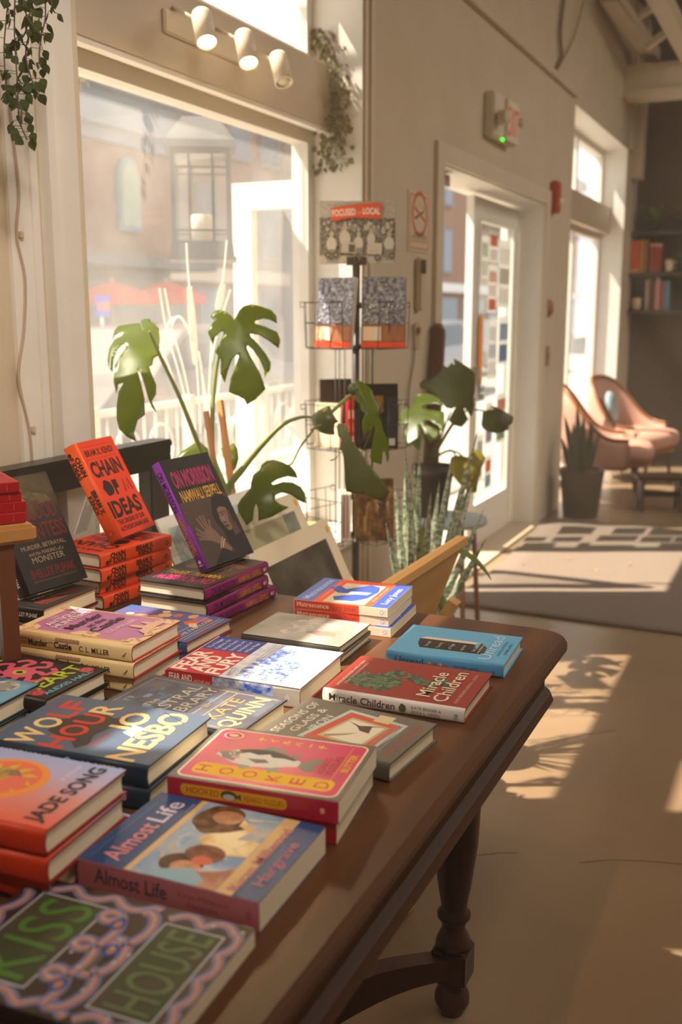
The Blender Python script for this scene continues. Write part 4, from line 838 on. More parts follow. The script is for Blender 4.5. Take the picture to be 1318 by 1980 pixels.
# --- colourful book with faces, behind the mystery stack
def a_faces(A, W, H):
    R = random.Random(9); A.rect(.001, .001, W-.001, H-.001, noisem('#35508c', '#5a4a74', 30))
    for i in range(18): A.ell(R.uniform(.012, W-.012), R.uniform(.03, H-.012), R.uniform(.008, .016), R.uniform(.009, .016), R.choice(('#c0503a', '#d0a03c', '#c8946c', '#b87a5a', '#8a5aa0')), w=.12)
    for i in range(12): x, y = R.uniform(.012, W-.012), R.uniform(.03, H-.012); A.ell(x, y, .007, .009, R.choice(('#d8b088', '#8a5a40', '#e0c4a0'))); A.ell(x-.002, y+.002, .001, .001, '#2a1c18'); A.ell(x+.003, y+.002, .001, .001, '#2a1c18')
    for y in (.012, .020, .046): A.rect(.01, y, W-.01, y+.0012, '#d8cfc0')
    A.text('THE FABULOUS', W*.5, .028, .010, '#d8cfc0', w=W*.7, al='c')
stack(2, J1, 'hardcover_book', 'colourful faces-cover book', 'a pair behind the cream and pink ones', (-.970, 1.440), 90, .158, .235, .022, '#3a4a7c', '#3a4a7c', a_faces, None, board='#8a2a20', group='face-covered books in a pair')
# --- On Morrison
def a_morr(A, W, H):
    mg = '#a81c5c'; yl = '#c9942c'; A.rect(.004, .002, W*.98, H*.60, noisem('#3f2f2b', '#4a3832', 5)); A.poly([(0, H*.40), (W*.40, H*.42), (W*.40, H*.60), (0, H*.60)], '#4a3832')
    A.rect(0, H*.60, W, H, '#1c1616')
    A.text('ON MORRISON', W*.49, H-.066, .038, mg, w=W*.82, al='c', bold=.028); A.text('NAMWALI SERPELL', W*.51, H-.100, .026, yl, w=W*.82, al='c', bold=.02)
    A.ell(W*.80, H*.40, .044, .052, '#1b1413', w=.04); A.ell(W*.90, H*.22, .050, .065, '#1b1413')
    fc = [(W*.66, H*.470), (W*.74, H*.490), (W*.84, H*.47), (W*.885, H*.41), (W*.88, H*.33), (W*.82, H*.275), (W*.76, H*.255), (W*.70, H*.268), (W*.665, H*.32), (W*.63, H*.37), (W*.645, H*.41)]
    A.poly(fc, '#7a5a4a'); A.poly([(W*.84, H*.46), (W*.885, H*.41), (W*.88, H*.33), (W*.82, H*.275), (W*.80, H*.34), (W*.83, H*.40)], '#4e372e')
    for x in (.675, .765): A.ell(W*x, H*.410, .0066, .0024, '#2a1c18'); A.ell(W*x, H*.409, .0022, .0014, '#b39a8a'); A.stroke([(W*(x-.045), H*.428), (W*x, H*.438), (W*(x+.045), H*.430)], .0018, '#2f1f1a')
    A.poly([(W*.70, H*.40), (W*.725, H*.40), (W*.735, H*.345), (W*.70, H*.335), (W*.675, H*.343)], '#8f6c5a'); A.ell(W*.703, H*.340, .006, .0022, '#3c2822'); A.ell(W*.712, H*.302, .0095, .0036, '#5d2f2c'); A.stroke([(W*.66, H*.303), (W*.712, H*.304), (W*.76, H*.300)], .0010, '#2a1613')
    A.poly([(W*.80, H*.28), (W*.90, H*.33), (W*.93, H*.22), (W*.80, H*.20)], '#4e372e')
    # praying hands and bangled arm
    sk = '#77584a'; A.poly([(W*.20, H*.30), (W*.34, H*.36), (W*.44, H*.30), (W*.52, H*.20), (W*.62, H*.10), (W*.54, H*.06), (W*.42, H*.17), (W*.28, H*.22), (W*.18, H*.235)], sk)
    for (x0, y0), (x1, y1) in (((.26, .33), (.20, .44)), ((.30, .35), (.27, .455)), ((.34, .35), (.34, .45)), ((.22, .29), (.10, .36)), ((.20, .27), (.08, .31)), ((.20, .25), (.08, .26)), ((.38, .33), (.42, .40))): A.stroke([(W*x0, H*y0), (W*x1, H*y1)], .0068, sk, 0); A.stroke([(W*x0+.003, H*y0), (W*x1+.003, H*y1)], .0009, '#3a2820', 0)
    A.stroke([(W*.40, H*.13), (W*.48, H*.19), (W*.53, H*.22)], .004, '#a08468'); A.stroke([(W*.43, H*.115), (W*.50, H*.17), (W*.555, H*.20)], .003, '#b8a084')
    A.poly([(W*.20, H*.02), (W*.44, H*.13), (W*.60, H*.07), (W*.98, H*.03), (W*.98, 0), (W*.15, 0)], '#171112')
def s_morr(A, H, T):
    A.text('ON MORRISON', .022, T*.26, .014, '#3a1444', w=.092, bold=.01); A.text('NAMWALI SERPELL', .126, T*.26, .014, '#c0802c', w=.090, bold=.008); A.ell(H-.020, T*.5, .004, .004, '#c9a8c4'); A.rect(H-.014, T*.3, H-.011, T*.7, '#b088b0')
MG = '#8a1c60'
stack(3, [(.006, -.012, 1.5), (.015, .006, -1.)], 'hardcover_book', 'magenta-spined black hardcover', 'three under the tilted portrait book', (-1.056, 1.897), 178.5, .166, .250, .027, '#1f1917', MG, a_morr, s_morr, group='magenta-spined hardcovers lying flat in a stack')
def frameM(org, ex, ey, ez): return Matrix(((ex[0], ey[0], ez[0], org[0]), (ex[1], ey[1], ez[1], org[1]), (ex[2], ey[2], ez[2], org[2]), (0, 0, 0, 1)))
def leanM(bl, yaw, lean, T):
    """bl: front lower spine corner; cover faces out, leaning back"""
    a, l = math.radians(yaw), math.radians(lean); ex = Vector((math.cos(a), math.sin(a), 0)); nb = ex.cross(Vector((0, 0, 1)))
    ez = nb*math.cos(l)+Vector((0, 0, math.sin(l))); ey = Vector((0, 0, math.cos(l)))-nb*math.sin(l)
    return frameM(Vector(bl)-ez*T, ex, ey, ez)
def zfit(bl, lean, T, ztop):
    l = math.radians(lean); return (bl[0], bl[1], ztop+T*math.sin(l)+.001)
b0 = (-1.112, 1.740, 0)
book('hardcover_book', 'black hardcover with a woman portrait and purple spine, standing tilted on its stack', None, 0, .167, .250, .027, '#1f1917', '#8f3fb0', a_morr, s_morr, M=leanM(zfit(b0, 29.5, .027, .881), 85, 29.5, .027))
# --- Chain of Ideas
OR = '#e63a08'
def a_chain(A, W, H):
    bk = '#33160e'; A.text('IBRAM X. KENDI', W*.5, H-.036, .015, bk, w=W*.74, al='c', bold=.03); A.rect(W*.1, H-.044, W*.9, H-.0435, bk); A.rect(W*.1, H-.014, W*.9, H-.0135, bk)
    A.text('CHAIN', W*.50, H-.086, .036, bk, w=W*.80, al='c', bold=.04); A.ell(W*.30, H-.116, .019, .019, bk, w=.10); A.text('F', W*.44, H-.134, .034, bk, w=.020, bold=.04); A.ell(W*.52, H-.112, .008, .008, bk, w=.12)
    A.text('MI', W*.80, H-.130, .032, '#7c2410', w=.034, al='c', bold=.04) if False else A.stroke([(W*.70, H-.134), (W*.74, H-.104), (W*.80, H-.130), (W*.86, H-.104), (W*.90, H-.134)], .005, '#6a2412', 0)
    A.text('IDEAS', W*.50, H-.184, .038, bk, w=W*.82, al='c', bold=.04); A.text('THE ORIGINS OF OUR', W*.5, H-.202, .011, bk, w=W*.74, al='c', bold=.03); A.text('AUTHORITARIAN AGE', W*.5, H-.218, .011, bk, w=W*.78, al='c', bold=.03)
def s_chain(A, H, T):
    bk = '#3a1a10'; A.text('CHAIN', .030, T*.54, .012, bk, w=.046, bold=.04); A.ell(.020, T*.30, .005, .005, bk); A.text('F IDEAS', .026, T*.16, .011, bk, w=.052, bold=.04)
    A.text('IBRAM X.', .110, T*.54, .012, bk, w=.058, bold=.04); A.text('KENDI', .118, T*.16, .011, bk, w=.044, bold=.04); A.ell(H-.018, T*.5, .006, .006, '#8a3a1c'); A.ell(H-.018, T*.5, .0035, .0035, '#c8542c')
stack(4, [(.002, -.008, 1.5), (-.004, .004, -1.), (.004, -.002, .5)], 'hardcover_book', 'flat orange hardcover', 'four under the tilted orange book', (-1.305, 1.890), 174.5, .155, .232, .030, OR, '#dc4a1c', a_chain, s_chain, board='#2a1410', group='orange hardcovers lying flat in a stack')
b0 = (-1.340, 1.748, 0)
book('hardcover_book', 'orange hardcover with heavy black letters, standing tilted on its stack', None, 0, .153, .230, .034, OR, '#f06028', a_chain, s_chain, M=leanM(zfit(b0, 27.4, .034, .920), 96.5, 27.4, .034))
# clear stands behind the tilted books
def easel(bl, yaw, lean, w, h, ztop, T, label):
    M_ = leanM(zfit(bl, lean, T, ztop), yaw, lean, T); o = thing('book_stand', label, 'book stand', M=M_, group='clear book stands')
    m = MB(); m.box((w*.15, .0, -.006), (w*.85, h*.75, -.002)); m.build('back_panel', CLEAR, o)
    m = MB(); L = Matrix(M_).inverted(); p = M_ @ Vector((w*.5, h*.62, -.006)); q = Vector((p.x, p.y, 0)); n_ = (M_.to_3x3() @ Vector((0, 0, -1))); n_.z = 0; n_.normalize(); q = p + n_*.05; q.z = ztop+.004
    m.bar(L @ p, L @ q, .05, .003, upv=(0, 0, 1)); m.build('strut', CLEAR, o)
easel((-1.340, 1.748, 0), 96.5, 27.4, .153, .23, .920, .034, 'clear plastic stand behind the tilted orange book')
easel((-1.112, 1.740, 0), 85, 29.5, .167, .25, .881, .027, 'clear plastic stand behind the tilted portrait book')
# --- Blood Countess
def a_blood(A, W, H):
    rd = '#6c1412'; tn = '#9c8460'; A.rect(.002, H*.62, W-.002, H-.002, noisem('#2a2018', '#5f5034', 14, lo=.45, hi=.75))
    A.poly([(W*.30, H*.86), (W*.46, H*.90), (W*.60, H*.84), (W*.86, H*.80), (W*.90, H*.74), (W*.60, H*.72), (W*.40, H*.78)], noisem('#6f6040', '#4a3e2a', 50))
    A.text('THE BLOOD', W*.50, H*.60, .034, rd, w=W*.84, al='c', bold=.01); A.text('COUNTESS', W*.52, H*.43, .034, rd, w=W*.88, al='c', bold=.01)
    A.text('MURDER, BETRAYAL,', W*.52, H*.355, .0095, tn, w=W*.72, al='c'); A.text('and the MAKING of a', W*.52, H*.30, .008, tn, w=W*.56, al='c', shear=.1); A.text('MONSTER', W*.52, H*.235, .013, tn, w=W*.52, al='c')
    A.text('SHELLEY PUHAK', W*.52, H*.11, .018, rd, w=W*.72, al='c', bold=.02); A.text('New York Times bestselling author of The Dark Queens', W*.52, H*.075, .004, '#7c5a44', w=W*.7, al='c')
def s_blood(A, H, T):
    A.text('THE BLOOD COUNTESS', .02, T*.35, .010, '#6c1412', w=.13); A.text('SHELLEY PUHAK', .160, T*.40, .009, '#8a8078', w=.062)
stack(2, J1, 'hardcover_book', 'flat black hardcover', 'a pair under the tilted dark book', (-1.293, 1.440), 92, .172, .235, .033, '#15100f', '#100c0b', a_blood, s_blood, board='#5a1a16', group='black hardcovers lying flat in a pair')
book('hardcover_book', 'black hardcover with dark red title and brown clouds, standing tilted beside the wooden riser', None, 0, .160, .240, .03, '#1a1312', '#120c0b', a_blood, s_blood, M=leanM(zfit((-1.351, 1.463, 0), 26.5, .03, .866), 83, 26.5, .03))
# --- wooden riser with red books
yr = math.radians(60)
rs = thing('wooden_riser', 'small golden wooden riser standing on the left of the table', 'riser', (-1.135, 1.262, .8), math.radians(-28))
m = MB(); m.box((-.24, -.42, .250), (.0, .0, .280), bev=.006); m.build('top_board', OAK, rs)
m = MB(); m.box((-.235, -.06, .0), (-.03, -.04, .2495)); m.build('leg_panel', mat('#a8702e', .5, 'golden_pine_side', kind='wave', c2='#b57c36', scale=9, stretch=(.3, 1, .15)), rs)
m = MB(); m.box((-.0295, -.064, .0), (-.012, -.036, .2495)); m.build('leg', mat('#5f3018', .5), rs)
m = MB(); m.box((-.235, -.40, .0), (-.03, -.38, .2495)); m.build('leg_panel', OAK, rs)
def a_red(A, W, H): A.rect(.004, .003, W-.004, H-.003, '#a02030'); A.text('SMALL THINGS', W*.5, H*.6, .012, '#d89a98', w=W*.7, al='c')
def s_red(A, H, T): A.text('GABRIEL TALLENT CRUX', .03, T*.34, .005, '#d07a6c', w=.085); A.rect(H-.020, T*.2, H-.019, T*.8, '#c04a40')
RM = Matrix.Translation((-1.135, 1.262, .8)) @ Matrix.Rotation(math.radians(-28), 4, 'Z')
B_ = RM @ Vector((-.022, -.018, .281))
stack(4, [(-.002, .006, 2.), (.003, .010, -1.), (.006, .004, 1.5)], 'paperback_book', 'small glossy red book', 'four on the wooden riser', (B_.x, B_.y), 146, .125, .19, .017, '#b01420', '#98101a', a_red, s_red, hard=False, z=B_.z, group='glossy red books on the wooden riser', gloss=.25)
# --- yellow box
yb = thing('gift_box', 'yellow box with a pale lid at the lower left edge of the table', 'box', (-.822, .60, .8))
m = MB(); m.box((-.09, -.10, 0), (.085, .112, .082), bev=.002); m.build('box_body', noisem('#b9802c', '#a66f22', 22, lo=.3, hi=.7), yb)
m = MB(); m.box((-.088, -.098, .082), (.083, .110, .090), bev=.002); m.build('lid', mat('#e2d8c0', .5), yb)
# ================================================================ BLACK RAIL IN FRONT OF THE WINDOW WALL
rl = thing('black_rail', 'black metal rail with grooved cap and uprights between the table and the left wall', 'rail', (-1.585, 1.4, 0))
m = MB(); m.box((-.032, -1.6, 1.066), (.032, .87, 1.086), bev=.004)
for i, z in enumerate((1.052, 1.040, 1.028, 1.016)): m.box((-.026+.002*(i % 2), -1.6, z-.004), (.026-.002*(i % 2), .868, z+.0145))
m.build('cap', BLACK, rl)
for y in (.82, .35, -.1, -.55, -1.0, -1.5):
    m = MB(); m.box((-.022, y-.022 if y < .8 else y-.04, 0), (.022, y+.022 if y < .8 else y+.04, 1.014), bev=.003); m.build('upright', mat('#2a2725', .4, 'dark_grey_metal'), rl)
m = MB(); m.tube([(.034, .62, 1.03), (.030, .62, 1.088), (0, .60, 1.10), (-.030, .60, 1.088)], .004, 6); m.build('cable_tie', mat('#0d0c0b', .4), rl)
# ================================================================ PRINTS IN THE WOODEN BROWSER BIN
bn = thing('print_browser', 'pale pine V-shaped print bin standing behind the table end', 'print bin', (-1.0, 2.45, 0))
yb0, yb1 = 2.02, 2.62; vx, vz = -.985, .42
m = MB()
def side(m, x1, z1, y0, y1, t=.016):
    m.bar((vx, y0, vz+.02), (x1, y0, z1), .045, t, 0, (1, 0, .3)); m.bar((vx, y1-.02, vz+.02), (x1, y1-.02, z1), .045, t, 0, (1, 0, .3))
rt_ = Vector((-.845, 0, .80)); lt = Vector((-1.31, 0, .80))
for top, nm in ((rt_, 'front_panel'), (lt, 'back_panel')):
    m = MB(); d = Vector((top.x-vx, 0, top.z-vz)); L = d.length; d.normalize(); n_ = Vector((-d.z, 0, d.x))*(.007)
    q = [Vector((vx, 0, vz)), Vector((vx, 0, vz))+d*L]
    vs = [p+s*n_+Vector((0, y, 0)) for y in (yb0, yb1) for p in q for s in (-1, 1)]
    m.add(vs, [(0, 2, 3, 1), (4, 5, 7, 6), (0, 4, 6, 2), (1, 3, 7, 5), (2, 6, 7, 3), (0, 1, 5, 4)]); m.build(nm, BIN, bn, world=True)
    m = MB(); m.bar(q[1]+Vector((0, yb0-.01, 0)), q[1]+Vector((0, yb1+.01, 0)), .030, .022, 0, (0, 0, 1)); m.build('top_rail', BIN, bn, world=True)
for y in (yb0+.05, yb1-.05):
    for sx in (-1, 1):
        m = MB(); m.bar((vx-sx*.20, y, 0), (vx+sx*.14, y, vz+.22), .03, .04, 0, (0, 1, 0)); m.build('leg', BIN, bn, world=True)
def art_print(label, org, yaw, lean, W, H, draw, T=.006, bord='#d9ccb4', group='matted art prints leaning in the bin'):
    o = thing('art_print', label, 'art print', M=leanM(org, yaw, lean, T), group=group)
    m = MB(); m.box((0, 0, 0), (W, H, T)); m.build('mat_board', mat(bord, .5), o)
    A = Art(lambda u, v, k: Vector((u, v, T+.0002+.00003*k))); draw(A, W, H); A.build('picture', o); return o
def d_dark(A, W, H):
    b = .052; A.rect(b, b, W-b, H-b, noisem('#3a342f', '#5c554e', 7)); x0, y0, x1, y1 = b, b, W-b, H-b
    A.poly([(x0, y0), (x1, y0), (x1, y0+.05), (x1-.07, y0+.12), (x0+.20, y0+.035), (x0+.06, y0+.06), (x0, y0+.10)], noisem('#5c4c34', '#2f2a24', 30))
    A.poly([(x0+.17, y0), (x1-.035, y0), (x1-.075, y0+.10), (x0+.19, y0+.02)], '#a88a50'); A.poly([(x1-.075, y0+.10), (x1-.035, y0), (x1, y0), (x1, y0+.09), (x1-.05, y0+.13)], noisem('#3d3c38', '#57534a', 50))
    R = random.Random(3)
    for i in range(14): u = x0+R.uniform(.0, .16); A.stroke([(u, y0+R.uniform(.05, .09)), (u+.03, y0+R.uniform(.06, .11)), (u+.08, y0+R.uniform(.05, .10))], .001, '#8a7850')
    A.ell(W-.022, H-.030, .009, .011, '#d8a62c'); A.ell(W-.020, .12, .009, .010, '#d8a62c')
def d_pale(A, W, H):
    b = .05; A.rect(b, b, W-b, H-b, noisem('#9d9578', '#aaa386', 8)); A.rect(W-b-.08, H-b-.2, W-b, H-b, noisem('#7f8478', '#6b7068', 20)); A.rect(W-b-.085, H-b-.2, W-b-.080, H-b, '#b9b298'); A.ell(W-.022, H-.030, .009, .011, '#d8a62c')
def d_blue(A, W, H):
    b = .03; A.rect(b, b, W-b, H-b, noisem('#b9c4c4', '#8fa4ae', 20)); A.rect(W*.35, b+.03, W*.75, H-.09, '#dfe4e4'); R = random.Random(1)
    for i in range(20): A.stroke([(R.uniform(b, W*.3), R.uniform(b, H-b)), (R.uniform(b, W*.4), R.uniform(b, H-b))], .003, '#7e95a6')
art_print('white matted print of a dark stormy hill, frontmost of the leaning prints', (-1.040, 2.065, .50), 92, 25, .47, .385, d_dark)
art_print('cream matted print with an olive picture, second of the leaning prints', (-1.135, 2.11, .50), 92, 25, .47, .45, d_pale)
art_print('white matted pale blue print behind the other two leaning prints', (-1.205, 1.98, .50), 92, 25, .60, .475, d_blue, bord='#dddcd6')
for i, (dx, w_, dy) in enumerate(((.03, .44, -.03), (.055, .45, -.035), (.125, .45, -.03))):
    art_print('white mat board edge %s' % ('just behind the frontmost stormy print', 'between the stormy and the olive print', 'behind the olive print')[i], (-1.040-dx, 2.065+dy, .50), 92, 25, w_, .345-.02*i, lambda A, W, H: A.rect(.05, .05, W-.05, H-.05, '#c9c2b4'), bord='#dcd9d4')
# ================================================================ PLANTS
LEAF = mat('#56641c', .34, 'monstera_leaf', c2='#47591c', scale=14, trans=.5, kind='#a8b41c')
LEAFD = mat('#5a6238', .38, 'shade_toned_monstera_leaf', c2='#656b42', scale=14, trans=.35, kind='#a0a04a')  # greyer leaf copy with shade mixed into its colour
LEAFY = mat('#8c8a2c', .45, 'yellowing_monstera_leaf', c2='#a89a34', scale=20, trans=.4, kind='#c8b83a')
STEM = mat('#6f7a3c', .5, 'green_leaf_stalk', c2='#7f8648', scale=30)
def leaf(parent, pts, sc, org, d, m, tilt=(0, 0), curve=.03, name='leaf', vein=None):
    """outline of one leaf laid on a plane of its own at distance d, then curved and given thickness"""
    P = [(org[0]+x/sc, org[1]+y/sc) for x, y in pts]; cx = sum(p[0] for p in P)/len(P); cy = sum(p[1] for p in P)/len(P)
    c0 = at(cx, cy, d=d); n_ = (O-c0).normalized(); n_ = (n_ + RT*tilt[0] + Vector((0, 0, 1))*tilt[1]).normalized()
    W = [at(x, y, plane=(c0, n_)) for x, y in P]
    e1 = n_.orthogonal().normalized(); e2 = n_.cross(e1)
    L2 = [Vector(((w-c0).dot(e1), (w-c0).dot(e2))) for w in W]; n0 = len(L2); g = .014
    x0, x1, y0, y1 = min(v.x for v in L2), max(v.x for v in L2), min(v.y for v in L2), max(v.y for v in L2)
    pts = list(L2)+[Vector((x0+g*(i+.5*(j % 2)), y0+g*j)) for i in range(int((x1-x0)/g)+1) for j in range(int((y1-y0)/g)+1)]
    r = delaunay_2d_cdt(pts, [(i, (i+1) % n0) for i in range(n0)], [], 1, 1e-5)
    bm = bmesh.new(); V = [bm.verts.new((v.x, v.y, 0)) for v in r[0]]
    for f in r[2]:
        f = list(f); ar = sum(r[0][f[i]].x*r[0][f[(i+1) % 3]].y-r[0][f[(i+1) % 3]].x*r[0][f[i]].y for i in range(3))
        bm.faces.new([V[i] for i in (f if ar > 0 else f[::-1])])
    bmesh.ops.delete(bm, geom=[v for v in bm.verts if not v.link_faces], context='VERTS'); R = max(v.co.length for v in bm.verts)
    for v in bm.verts:
        r2 = (v.co.x**2+v.co.y**2)/(R*R); v.co.z = curve*(.30-r2) + .004*noise(Vector((v.co.x*18, v.co.y*18, cx)))
    bm.normal_update(); me = bpy.data.meshes.new(name)
    M_ = Matrix(((e1.x, e2.x, n_.x, c0.x), (e1.y, e2.y, n_.y, c0.y), (e1.z, e2.z, n_.z, c0.z), (0, 0, 0, 1)))
    bm.transform(parent.matrix_basis.inverted() @ M_); bm.to_mesh(me); bm.free()
    for p in me.polygons: p.use_smooth = True
    me.materials.append(m); o = bpy.data.objects.new(name, me); COL.objects.link(o); o.parent = parent
    sd_ = o.modifiers.new('thickness', 'SOLIDIFY'); sd_.thickness = .0008; return o
def stalk(parent, P, r0, r1, m=STEM, name='stem'):
    B = bezier(P, 10); n = len(B); mb = MB(); mb.tube(B, [r0+(r1-r0)*i/(n-1) for i in range(n)], 8); return mb.build(name, m, parent, world=True)
q = at(440, 985, d=2.82)
mon = thing('potted_monstera', 'tall monstera with split leaves and wooden stakes in front of the shop window', 'potted plant', (q.x, q.y, 0))
Z2 = (3.661, (200, 570)); Z4 = (4.393, (320, 780)); Z1 = (5.99, (580, 700)); Z3 = (4.881, (740, 680))
leaf(mon, [(280,262),(245,165),(170,172),(90,185),(68,230),(62,310),(82,275),(112,256),(145,258),(132,290),(78,318),(48,390),(35,480),(45,530),(72,570),(78,480),(105,410),(140,372),(165,368),(170,400),(130,450),(92,520),(78,580),(80,640),(95,710),(112,650),(150,640),(110,700),(88,790),(84,860),(95,915),(140,950),(205,975),(195,930),(230,860),(285,830),(292,740),(272,640),(250,560),(268,570),(295,650),(315,730),(335,780),(370,812),(340,748),(372,700),(375,640),(352,590),(330,530),(352,518),(362,470),(398,440),(398,300),(385,220),(350,175),(318,155),(318,130),(280,115),(245,140)], *Z2, 2.72, LEAF, (-.35, 1.0), .05)
leaf(mon, [(925,180),(905,150),(860,110),(815,98),(775,115),(758,150),(785,180),(755,215),(738,262),(760,320),(775,358),(790,300),(830,262),(862,262),(855,290),(820,340),(788,405),(830,460),(828,560),(860,620),(880,540),(910,460),(945,428),(957,440),(930,520),(900,590),(888,680),(950,705),(1000,730),(1020,765),(1080,730),(1150,660),(1110,560),(1050,460),(1013,385),(1016,362),(1060,400),(1110,470),(1138,540),(1140,590),(1180,530),(1185,480),(1150,420),(1090,350),(1040,300),(1035,280),(1100,288),(1170,330),(1240,380),(1253,320),(1230,262),(1150,230),(1070,205),(1075,185),(1130,168),(1180,175),(1230,198),(1225,140),(1190,100),(1120,75),(1050,57),(990,75),(960,110),(940,150)], *Z2, 2.86, LEAF, (.1, .35), .03)
leaf(mon, [(610,850),(640,800),(720,720),(725,670),(745,600),(800,560),(815,510),(860,465),(920,453),(1000,480),(1070,520),(1110,570),(1125,625),(1040,618),(950,650),(895,688),(910,706),(1000,675),(1080,675),(1150,700),(1185,750),(1195,830),(1140,820),(1060,775),(980,768),(930,792),(925,832),(970,862),(1050,880),(900,960),(790,985),(785,900),(772,858),(758,862),(750,900),(742,975),(690,1010),(660,960),(620,900)], *Z4, 2.62, LEAF, (.1, .5), .03)
leaf(mon, [(80,490),(120,420),(180,380),(250,330),(290,310),(360,380),(390,500),(380,620),(200,640),(100,560)], *Z4, 2.9, LEAF, (0, .5), .02)
leaf(mon, [(470,370),(530,360),(580,325),(612,380),(622,470),(600,540),(560,580),(520,540),(490,460)], *Z4, 2.95, LEAF, (0, .4), .02)
leaf(mon, [(118,600),(200,560),(270,520),(330,498),(350,530),(370,580),(410,650),(440,685),(400,710),(388,760),(385,830),(300,830),(230,810),(160,765),(125,680)], *Z1, 2.80, LEAFD, (-.2, .2), .03)
leaf(mon, [(390,740),(400,700),(490,700),(520,740),(600,900),(690,1010),(800,1170),(920,1350),(1000,1500),(960,1560),(890,1605),(830,1580),(720,1530),(620,1520),(530,1500),(525,1300),(515,1100),(490,1030),(460,1010),(480,900),(430,850)], *Z1, 2.72, LEAFD, (-.5, .1), .03)
leaf(mon, [(460,1020),(440,1080),(400,1120),(330,1138),(370,1145),(420,1120),(458,1060)], *Z1, 2.72, LEAFD, (0, 0), .0)
leaf(mon, [(660,165),(690,190),(700,180),(760,220),(820,280),(850,330),(845,380),(860,440),(900,520),(920,590),(905,615),(895,640),(920,700),(945,790),(990,880),(1030,990),(1055,1100),(1040,1160),(1000,1060),(962,1000),(970,1175),(920,1165),(870,1150),(820,1100),(830,960),(850,800),(848,690),(800,850),(760,980),(730,1060),(745,980),(790,830),(790,700),(740,890),(700,750),(700,700),(740,600),(690,560),(680,480),(640,420),(690,350),(680,320),(680,240)], *Z1, 2.88, LEAF, (.4, .2), .04)
leaf(mon, [(550,290),(570,250),(610,235),(660,270),(675,330),(640,350),(625,385),(590,370),(560,340)], *Z1, 2.84, LEAFD, (0, .2), .01)
def pz(Z, x, y): return (Z[1][0]+x/Z[0], Z[1][1]+y/Z[0])
def pd(Z, x, y, d): a = pz(Z, x, y); return at(a[0], a[1], d=d)
stalk(mon, [at(445, 1030, d=2.84), at(432, 950, d=2.82), at(392, 878, d=2.80), at(348, 770, d=2.77), at(310, 690, d=2.73), at(288, 640, d=2.71)], .009, .004)
stalk(mon, [at(445, 1030, d=2.84), at(436, 950, d=2.82), at(412, 880, d=2.82), at(411, 790, d=2.83), at(418, 710, d=2.85), at(432, 650, d=2.87), at(452, 622, d=2.87)], .009, .004)
stalk(mon, [at(446, 1020, d=2.84), at(440, 950, d=2.82), at(470, 905, d=2.80), at(505, 862, d=2.79), at(545, 822, d=2.79), at(580, 807, d=2.79), at(603, 807, d=2.80)], .013, .0035)
stalk(mon, [at(545, 900, d=2.75), at(563, 897, d=2.78), at(580, 865, d=2.79), at(605, 832, d=2.80)], .003, .003)
stalk(mon, [at(448, 1020, d=2.84), at(490, 980, d=2.75), at(475, 965, d=2.65)], .006, .004)
stalk(mon, [pd(Z1, 370, 575, 2.81), pd(Z1, 450, 500, 2.82), pd(Z1, 540, 420, 2.84), pd(Z1, 600, 380, 2.85), pd(Z1, 660, 340, 2.87)], .005, .006)
stalk(mon, [at(600, 832, d=2.80), at(630, 815, d=2.80), pd(Z1, 370, 575, 2.81)], .003, .005)
stalk(mon, [pd(Z1, 690, 340, 2.87), pd(Z1, 740, 430, 2.87), pd(Z1, 790, 560, 2.87)], .002, .001)
for a, b_, w_ in (((398, 795, 2.80), (428, 990, 2.84), .016), ((425, 775, 2.88), (452, 975, 2.86), .020)):
    m = MB(); m.bar(at(*a[:2], d=a[2]), at(*b_[:2], d=b_[2]), w_, w_*.5, 0, (.3, .9, 0)); m.build('stake', mat('#b87a44', .6, 'cedar_stake', c2='#c4854c', scale=20), mon, world=True)
m = MB(); m.lathe([(.07, .60), (.073, .62), (.092, .80), (.10, .805), (.10, .83), (.088, .83), (.085, .81), (0, .81)], (q.x, q.y, 0), 28); m.build('pot', mat('#8f5a3c', .7, 'terracotta'), mon, world=True)
m = MB(); m.sphere((q.x, q.y, .80), (.082, .082, .03), 16); m.build('soil', mat('#2c2018', .9, 'soil'), mon, world=True)
st = thing('plant_stool', 'plain wooden stool carrying the monstera pot at the window', 'stool', (q.x, q.y, 0))
m = MB(); m.lathe([(.13, .575), (.135, .58), (.135, .597), (.13, .6)], n=28); m.build('seat', OAK, st)
for i in range(4):
    a = PI/4+i*PI/2; m = MB(); m.tube([(.10*math.cos(a), .10*math.sin(a), .576), (.12*math.cos(a), .12*math.sin(a), 0)], .012); m.build('leg', OAK, st)
# right hand monstera on a stool by the door
q = at(838, 905, d=4.2)
mo2 = thing('potted_monstera', 'grey green monstera in a dark pot on the grey stool by the door', 'potted plant', (q.x, q.y, 0))
leaf(mo2, [(325,310),(360,270),(450,260),(520,200),(560,130),(600,150),(640,105),(655,120),(670,125),(650,65),(720,100),(800,150),(860,200),(865,370),(850,450),(860,500),(840,590),(820,620),(790,560),(775,535),(765,545),(785,600),(800,640),(770,680),(725,720),(660,700),(610,650),(640,600),(690,520),(650,540),(600,530),(575,500),(545,450),(490,400),(430,370),(380,355),(340,350)], *Z3, 4.15, LEAFD, (-.3, -.1), .04)
leaf(mo2, [(285,400),(310,370),(370,360),(430,375),(500,410),(545,460),(575,515),(500,490),(400,500),(375,520),(380,545),(450,560),(580,570),(580,690),(560,755),(520,700),(440,660),(400,670),(400,690),(470,720),(540,740),(500,810),(440,855),(400,790),(360,700),(345,710),(350,800),(330,900),(300,890),(270,860),(240,880),(205,850),(200,770),(240,690),(220,690),(190,720),(155,680),(150,600),(170,550),(220,515),(250,540),(265,530),(280,480)], *Z3, 3.9, LEAF, (-.55, 1.3), .03)
